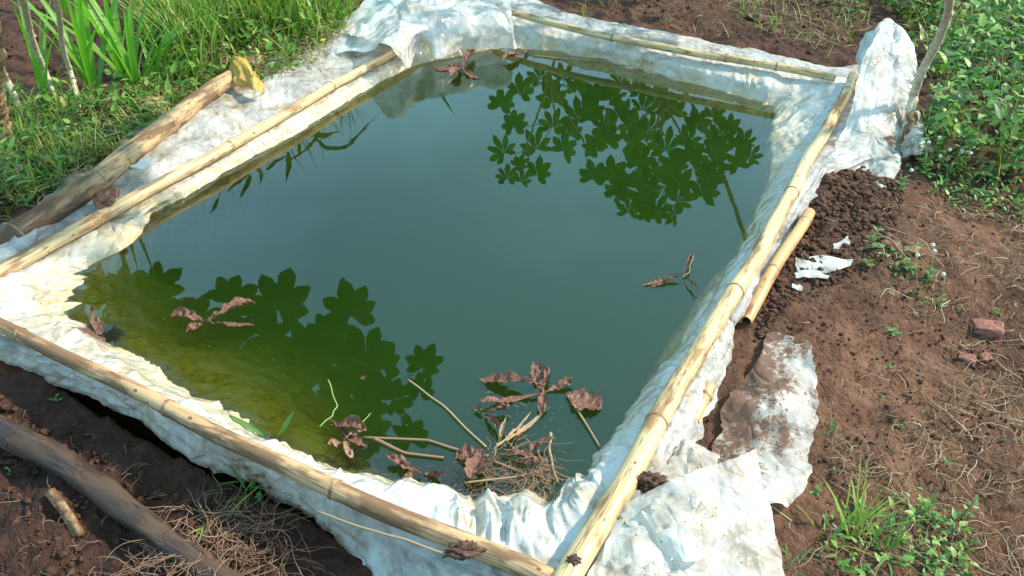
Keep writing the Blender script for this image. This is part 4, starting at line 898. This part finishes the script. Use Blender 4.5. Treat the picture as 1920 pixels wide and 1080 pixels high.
WEEDS = [(1636,470,.035,10,'upright leafy weed growing beside the small plastic scrap',1,.07,0),(1625,500,.028,6,'low pair leaved weed at the foot of the upright one',2,.03,0),(1700,505,.03,8,'leafy weed in the middle of the creeping patch on the bank',3,.04,0),
 (1735,530,.03,10,'bushiest weed of the creeping patch, with white flower heads',4,.05,3),(1760,575,.024,6,'lowest weed of the creeping patch',5,.03,1),(1718,470,.022,6,'small weed at the top of the creeping patch',6,.03,0),(1672,628,.03,8,'star shaped seedling alone on bare soil mid right',7,.02,0),
 (1868,588,.02,6,'small seedling above the largest brick piece',8,.02,0),(1680,360,.026,12,'bright green weed at the foot of the torn plastic tail',9,.07,2),(1735,330,.022,10,'flowering weed with round white heads below the undergrowth',11,.08,5),
 (1775,345,.02,8,'smaller white headed weed on the edge of the undergrowth',12,.07,4),(1720,300,.022,8,'white headed weed touching the muddy plastic corner',13,.07,4),(1800,970,.022,8,'leafy weed at the lower right, tallest there',14,.07,0),(1745,985,.024,10,'weed with rounded leaves in the lower right grass',15,.04,0),
 (1530,925,.018,6,'small sprig just right of the muddy sheet bottom',16,.02,0),(1560,885,.014,4,'tiny two leaved sprout right of the muddy sheet',17,.012,0),(22,893,.022,5,'small green seedling below the dark pole',18,.025,0),(105,750,.022,4,'tiny two leaved sprout on the soil left of the near rail',19,.012,0),
 (485,935,.014,10,'starry bright green seedling below the near rail',21,.02,0),(170,335,.022,8,'clover like weed left of the fallen stem',22,.05,0),(245,320,.02,8,'leafy weed beside the fallen stem collar',23,.05,0),(55,390,.026,8,'leafy weed at the far left by the thick stem foot',24,.05,0),
 (350,150,.034,12,'dark leafy weed above the fallen stem middle',25,.1,0),(395,165,.03,8,'dark leafy weed right above the yellow leaf',26,.06,0),(1665,690,.02,4,'pale curled seedling on bare soil between bricks and muddy sheet',27,.015,0),(1690,800,.014,5,'tiny grey green rosette on bare soil',28,.01,0),
 (1625,880,.016,4,'narrow two leaved seedling on the lower right soil',29,.02,0),(1770,870,.02,4,'small seedling above the lower right weeds',30,.02,0)]
for wd in WEEDS: sprig(*wd)
# larger leafy herbs in the undergrowth
for k, (px, py, lb) in enumerate(((1800,120,'broad leaved herb in the undergrowth right of the knobbly stem'),(1850,230,'herb with large pale leaves low in the undergrowth'),(1760,250,'bright herb just right of the wooden stake'),(1870,60,'herb at the top right of the undergrowth'),(1600,30,'herb overhanging the soil left of the gathered bundle'),(1560,10,'dark leaved herb at the top, left of the undergrowth'),(1890,330,'herb at the lower right end of the undergrowth'))):
    sprig(px, py, .05, 16, lb, 60 + k, .15, 1, 'weed', .5, 'herb', 'herb')
# long grass blades arching over the left side, seen mirrored near the left rail
def mirrored_blades(base, px_blades, label, seed, h0=.5):
    rs = np.random.default_rng(seed); b = np.array(base, float); root = empty('grass_clump', b, label, 'grass clump')
    for pix, w_ in px_blades:
        h = h0
        while True:
            q = []
            for px, py in pix:
                W_ = P(px, py, 0); d = ray(px, py); q.append(W_ + np.array([d[0], d[1], -d[2]]) * (h / -d[2]))
            if max(proj(p)[1] for p in q) < -12 or h > 3: break
            h += .02
        q = np.array(q); tt = np.linspace(0, len(q) - 1, 18); c = np.array([np.interp(tt, range(len(q)), q[:, k]) for k in range(3)]).T
        c[1:-1] = (c[:-2] + c[1:-1] * 2 + c[2:]) / 4; vd = (c[9] - np.array([0, 0, -CAMZ])); vd /= np.linalg.norm(vd)
        s_ = np.cross(np.gradient(c, axis=0), vd); s_ /= np.linalg.norm(s_, axis=1)[:, None] + 1e-9; u = np.linspace(0, 1, 18); ww = (w_ * .5 * np.clip(np.minimum(1, .35 + 2.5 * u) * (1 - u ** 2.5), .04, 1))[:, None]
        V = np.stack([c - s_ * ww, c + [0, 0, .002], c + s_ * ww], 1) - b; obj('blade', V.reshape(-1, 3), gridf(18, 3), M['cassava'], root)
        tq = np.linspace(0, 1, 16)[:, None]; m1 = np.array([(b[0] + q[0][0]) / 2, max(b[1], q[0][1]) + .35, q[0][2] + .1]); cc = (1 - tq) ** 2 * b + 2 * tq * (1 - tq) * m1 + tq ** 2 * q[0]
        v, f = tube(cc - b, np.linspace(.003, .0015, 16), 5); obj('stalk', v, f, M['greenstem'], root)
    return root
mirrored_blades(P(420,-160,.05), [([(585,250),(610,278),(650,276),(680,245),(704,218)], .022), ([(585,248),(610,255),(640,244)], .028), ([(560,262),(562,290),(540,300)], .018), ([(540,285),(542,310),(536,342)], .03), ([(600,250),(580,275),(562,288)], .02)], 'arching grass beyond the left side, mirrored beside the left rail', 1)
mirrored_blades(P(300,-180,.05), [([(470,300),(490,325),(488,345)], .022), ([(468,325),(440,345),(425,362)], .02), ([(470,328),(462,350),(450,372)], .024), ([(452,332),(420,338),(405,352)], .016), ([(410,372),(402,390),(395,402)], .016), ([(500,318),(520,300),(540,290)], .018)], 'second arching grass beyond the left side, mirrored farther along the left rail', 2)
mirrored_blades(P(800,-150,.05), [([(804,132),(822,168),(853,217)], .024)], 'single long blade beyond the far left corner, mirrored as one dark streak', 3, .35)
# flowers on the left
def flower(px, py, z, mat, label, name='flower'):
    b = G(px, py, 0); root = empty(name, b, label, 'flower'); top = P(px, py, 0) * 0 + np.array([0, 0, z])
    v, f = tube([(0, 0, 0), (.003, 0, z * .5), (0, 0, z)], .0015, 6); obj('stalk', v, f, M['greenstem'], root)
    parts = []
    for i in range(6): parts.append((rotz(lobe(.013, .010, .3, .1, 6, .55)[0], i * 1.047) + top, lobe(.013, .010, .3, .1, 6, .55)[1]))
    v, f = joinm(parts); obj('petals', v, f, M[mat], root)
flower(607,98,.06,'yellow','small yellow flower beside the folded plastic on the left','yellow_flower')
flower(552,58,.07,'paleblue','upper pale blue flower in the thin grass','blue_flower')
flower(515,75,.05,'paleblue','lower pale blue flower in the thin grass','blue_flower')

# ------------------------------------------------------------------ floating debris
def crumple(V, a, f, s): V = np.asarray(V).copy(); V[:, 2] += a * fbm(V[:, 0] * f + s, V[:, 1] * f, s, 3); V[:, :2] += (a * .5 * np.stack([fbm(V[:, 0] * f, V[:, 1] * f, s + 3, 2), fbm(V[:, 0] * f, V[:, 1] * f, s + 7, 2)], -1)); return V
def lobe_fine(L_, W, seed, curl=.4, jag=.2, nl=26, nw=11, peak=.62, a=.0065):
    t = np.linspace(0, 1, nl)[:, None]; s = np.linspace(-1, 1, nw)[None]
    ww = W * .5 * (np.sin(np.pi * np.clip(t, 0, 1) ** (math.log(.5) / math.log(peak))) ** .8 + .04); ww = ww * (1 + jag * fbm(t * 9 + seed, np.sign(s) * 2 + 0 * t, seed, 3))
    x = L_ * t + 0 * s; y = ww * s; z = np.abs(s) ** 1.5 * ww * curl + .012 * L_ / .1 * np.sin(t * 3 + seed)
    V = np.stack([x, y, z], -1); V[..., 2] += a * ridge(V[..., 0] * 90 + seed, V[..., 1] * 90, seed, 3)
    return V.reshape(-1, 3), gridf(nl, nw)
def dead_leaf(px, py, lobes, label, seed, mat='deadleaf', petiole=None, z=.004, name='dead_leaf', cat='dead leaf', curl=.5, jag=.28):
    """lobes: list of photo points of the lobe tips, with widths in metres"""
    j = P(px, py, z); root = empty(name, j, label, cat)
    for i, (tx, ty, wd) in enumerate(lobes):
        tp = P(tx, ty, z); d = tp - j; L_ = np.linalg.norm(d); v, f = lobe_fine(L_ * .94, wd * .78, seed + i * 3.1, curl, jag)
        v = rotz(v, math.atan2(d[1], d[0])); v[:, 2] = np.maximum(v[:, 2], -.004) + .0015; obj('leaf_lobe', v, f, M[mat], root)
    if petiole:
        pp = [P(a, b, z) - j for a, b in petiole]; pp = [np.zeros(3)] + pp; pp = np.array(pp); pp[:, 2] = .003
        tt = np.linspace(0, len(pp) - 1, 20); c = np.array([np.interp(tt, range(len(pp)), pp[:, k]) for k in range(3)]).T
        v, f = tube(c, np.linspace(.003, .002, 20), 7); obj('petiole', v, f, M['straw'], root)
    return root
dead_leaf(1020,735,[(890,708,.05),(1000,683,.055),(1028,682,.02),(892,762,.03),(1015,782,.028),(1078,716,.03)],'largest dead brown cassava leaf floating near the right corner',1)
dead_leaf(1062,740,[(1132,768,.10)],'broad reddish brown dead lobe beside the largest dead leaf',3,petiole=[(1095,790),(1124,838)],jag=.3)
dead_leaf(388,606,[(314,600,.055),(345,622,.03),(486,572,.04),(484,608,.02),(418,588,.014)],'curled rust brown dead leaf floating in the left part of the pond',6,curl=.9)
dead_leaf(865,130,[(812,128,.05),(845,150,.06),(900,148,.05),(890,100,.05),(840,118,.04)],'dead leaf with pinkish lobes floating near the far left corner',9)
dead_leaf(985,104,[(940,116,.055),(990,94,.03)],'small rusty dead leaf floating right of the far corner fold',12)
dead_leaf(1280,520,[(1198,535,.02),(1300,478,.012),(1215,538,.012),(1312,552,.008)],'thin shrivelled twig like dead leaf near the right edge',15,curl=1.3)
dead_leaf(620,795,[(692,815,.05),(690,838,.03)],'rusty curled dead leaf at the near edge above the algae',18,curl=.8)
dead_leaf(905,850,[(850,858,.05),(880,912,.06),(895,880,.04)],'torn rusty dead leaf in the debris at the near edge',21,curl=.7)
dead_leaf(905,775,[(940,815,.018),(890,765,.022),(960,770,.02)],'narrow shredded dead leaf below the largest one',24,curl=.9)
dead_leaf(925,860,[(1030,760,.016),(950,790,.012),(1000,765,.01)],'bundle of straw coloured leaf strips pointing up from the debris',27,'straw',curl=.8)
dead_leaf(945,855,[(1050,830,.02),(1042,862,.025),(1010,884,.02)],'dark flattened dead leaf right of the debris bundle',30,curl=.6)
dead_leaf(645,830,[(690,800,.016),(612,838,.02),(660,862,.022)],'soaked brown leaf litter clump at the left end of the near debris',33,'root',curl=.3)
dead_leaf(790,885,[(720,860,.03),(750,915,.03),(840,900,.02)],'brown leaf fragment against the near plastic edge',36,curl=.6)
dead_leaf(175,590,[(190,630,.03),(170,575,.02)],'small dark leaf fragment stuck in the left corner shallows',39,curl=.4)
dead_leaf(690,700 + 8,[(675,712,.012)],'tiny brown leaf flake on the water',41)
def stick(pts, r0, r1, mat, label, z=.004, name='stick', cat='stick', world=False):
    pw = [np.array(p, float) if world else P(p[0], p[1], p[2] if len(p) > 2 else z) for p in pts]; o_ = pw[0]; tt = np.linspace(0, len(pw) - 1, 24); A = np.array(pw)
    c = np.array([np.interp(tt, range(len(pw)), A[:, k]) for k in range(3)]).T; c[:, 0] += .0015 * np.sin(tt * 7); v, f = tube(c - o_, np.linspace(r0, r1, 24), 7)
    o = obj(name, v, f, M[mat]); o.location = [float(q) for q in o_]; return tag(o, label, cat)
stick([(765,712),(830,760),(910,838)], .0024, .003, 'straw', 'long pale straight stalk floating toward the debris')
stick([(350 + 330,820),(800,825),(880,850),(915,855)], .003, .004, 'root', 'long curving brown twig linking the near debris')
stick([(700,822),(760,850),(830,858)], .0045, .003, 'root', 'thicker brown twig at the left of the debris')
stick([(870,905),(960,895),(1030,880)], .003, .002, 'straw', 'pale twig lying low across the near debris')
stick([(925,865),(990,890),(1060,900)], .003, .0015, 'root', 'thin dark twig pointing right from the debris')
stick([(1032,812),(1030,850),(1045,905)], .0045, .003, 'straw', 'weathered stalk standing off the near right debris')
stick([(1000,830),(1020,870),(1060,895),(1125,905)], .002, .0015, 'root', 'fine root curving to the plastic at the right')
stick([(615,712),(632,760),(622,780),(598,800)], .002, .0016, 'greenstem', 'curved green tendril rising from the near shallows')
stick([(660,818),(690,770 + 10),(695,775)], .0016, .001, 'greenstem', 'short pale green tendril beside the rusty leaf')
stick([(1000,104),(1060,110),(1126,114)], .0024, .002, 'straw', 'pale straw floating along the far plastic wall')
stick([(1300,478,.01),(1292,510,.01),(1280,520,.005)], .002, .002, 'root', 'knotty twig end near the right edge')
stick([(592,958,.1),(680,990,.115),(760,1012,.12),(850,1045,.118)], .0024, .003, 'straw', 'thin straw lying on the plastic in front of the near rail')
stick([(1700,440),(1660,425)], .002, .002, 'straw', 'short straw on the dark soil', z=.09)
stuff('floating_litter', [(v_ * [1, 1, .25] + [0, 0, .003], f_) for v_, f_ in (litter([(640,800),(720,830),(860,840),(960,800),(1040,830),(1040,900),(900,925),(820,915),(700,885),(600,850)], 700, .02, .11, .001, .003, .0, .010, 3, 8), litter([(900,690),(1060,690),(1060,800),(900,790)], 40, .01, .03, .001, .002))], M['root'], 'tangle of soaked rootlets and straw bits floating at the near edge', 'debris')
stuff('floating_specks', [(v_ * [1, 1, .2] + [0, 0, .002], f_) for v_, f_ in (litter([(170,560),(400,560),(700,720),(1000,760),(820,900),(600,860),(350,700)], 150, .003, .012, .001, .003, 0, .003, 0, 3), litter([(300,450),(1000,120),(1400,250),(1300,600),(1100,800),(800,700)], 260, .0015, .005, .0008, .0018, 0, .003, 0, 3))], M['straw'], 'tiny specks floating on the water', 'debris')
# green blades in the near shallows
def grass_blade(a, b, c_, w, label):
    pts = [P(*a), P(*b), P(*c_)]; tt = np.linspace(0, 2, 16); A = np.array(pts); c = np.array([np.interp(tt, range(3), A[:, k]) for k in range(3)]).T
    d = np.gradient(c, axis=0); s = np.cross(d, [0, 0, 1.0]); s /= np.linalg.norm(s, axis=1)[:, None]; u = tt / 2; ww = (w * .5 * np.sin(np.pi * np.clip(u * .96 + .02, 0, 1)) ** .7)[:, None]
    V = np.stack([c - s * ww + [0, 0, .004], c, c + s * ww + [0, 0, .004]], 1); o = obj('leaf_blade', (V - A[0]).reshape(-1, 3), gridf(16, 3), M['sprig']); o.location = [float(q) for q in A[0]]
    tag(o, label, 'leaf')
grass_blade((518,822,.004),(532,805,.03),(551,775,.06), .016, 'upright pointed green leaf standing in the near shallows')
grass_blade((500,822,.006),(465,800,.01),(430,780,.012), .014, 'flat green leaf lying on the near plastic edge')
# dry yellow leaf over the fallen stem
lf = empty('yellow_leaf', P(465,140,.13), 'crumpled yellow brown dry leaf draped over the far end of the fallen stem', 'dry leaf')
patch('leaf_blade', [PR((428,104,.15),(440,106,.16),(455,112,.16)), PR((432,125,.14),(455,120,.165),(478,138,.15)), PR((440,150,.12),(468,142,.15),(492,155,.13)), PR((466,165,.10),(478,168,.12),(496,175,.10))], M['dryleaf'], .008, 18, 14, 0, 3, lf, .5, thick=.0008)
v_, f_ = tube(np.array([P(428,104,.15), P(420,140,.10), P(402,168,.07)]) - np.array(lf.location), .002, 6); obj('petiole', v_, f_, M['straw'], lf)
patch('dead_leaf', [PR((178,368,.09),(200,356,.105),(226,354,.095)), PR((180,380,.085),(204,374,.105),(226,368,.09)), PR((186,392,.08),(202,388,.09),(216,380,.08))], M['deadleaf'], .012, 20, 12, 0, 3, None, .4, 'pinkish dead leaf wedged between the fallen stem and left rail', 'dead leaf', thick=.0008)
patch('dead_leaf', [gr(((1405,30),(1425,38),(1445,42)), .03), gr(((1400,40),(1425,46),(1440,50)), .03)], M['deadleaf'], .01, 20, 10, 0, 8, None, .4, 'curled brown leaf on the soil behind the far rail', 'dead leaf', thick=.0008)
patch('dead_leaf', [gr(((1660,450),(1700,468),(1740,480)), .02), gr(((1650,462),(1690,480),(1730,492)), .022)], M['bark2'], .01, 20, 10, 0, 18, None, .6, 'long folded brown leaf sheath beside the creeping weeds', 'dead leaf', thick=.0008)
patch('dead_leaf', [gr(((560,78),(585,70),(610,66)), .03), gr(((556,92),(585,90),(604,84)), .035)], M['deadleaf'], .012, 20, 10, 0, 28, None, .6, 'brown dead leaf below the small yellow flower', 'dead leaf', thick=.0008)
stick([G(1640,448,.02), G(1665,465,.03), G(1700,498,.02)], .004, .003, 'root', 'reddish brown stalk lying behind the upright weed', world=True)
# scaly dry husk in the grass
hk = empty('dry_husk', G(290,215,.03), 'brown scaly dry husk sitting in the grass behind the fallen stem', 'husk')
lump('core', (0, 0, 0), .05, M['husk'], None, None, (1.1, .8, .75), 3, .15, 18, parent=hk)
for i in range(26):
    a = i * 2.4; zz_ = 1 - 1.5 * i / 26; rr_ = math.sqrt(max(0, 1 - zz_ * zz_)); v_, f_ = lobe(.035, .03, .5, .4, 6, .5)
    o = obj('scale', v_, f_, M['husk'], hk); o.location = (.045 * rr_ * math.cos(a), .036 * rr_ * math.sin(a), .034 * zz_ + .008); o.rotation_euler = (0, .5 - .8 * zz_, a)
# bricks
def brick(px, py, sx, sy, sz, rot, label, seed, tilt=.1):
    g = 9; V = []; Fc = []; o_ = 0
    lin = np.linspace(-1, 1, g); a, b = np.meshgrid(lin, lin, indexing='ij')
    for ax in range(3):
        for sg in (-1, 1):
            q = np.zeros((g, g, 3)); q[..., ax] = sg; q[..., (ax + 1) % 3] = a; q[..., (ax + 2) % 3] = b; V.append(q.reshape(-1, 3)); f = gridf(g, g); Fc += ((f if sg > 0 else f[:, ::-1]) + o_).tolist(); o_ += g * g
    V = np.concatenate(V); l4 = (np.abs(V) ** 8).sum(1) ** (1 / 8.); V = V / l4[:, None]
    V = V * (1 + .16 * fbm(V[:, 0] * 1.6 + seed, V[:, 1] * 1.6, V[:, 2] * 1.6, 4))[:, None] * np.array([sx, sy, sz])
    o = obj('brick', V, Fc, M['brick'], None, False); o.location = [float(q) for q in G(px, py, sz * .3)]; o.rotation_euler = (tilt, -tilt, rot); tag(o, label, 'brick', 'broken brick pieces in the soil')
brick(1850,618,.04,.024,.016,-.3,'largest broken brick piece at the right, lying alone',1)
brick(1812,676,.022,.016,.012,-.6,'left one of two small brick chips below the largest brick piece',5)
brick(1846,672,.016,.013,.009,.5,'right one of two small brick chips below the largest brick piece',9)
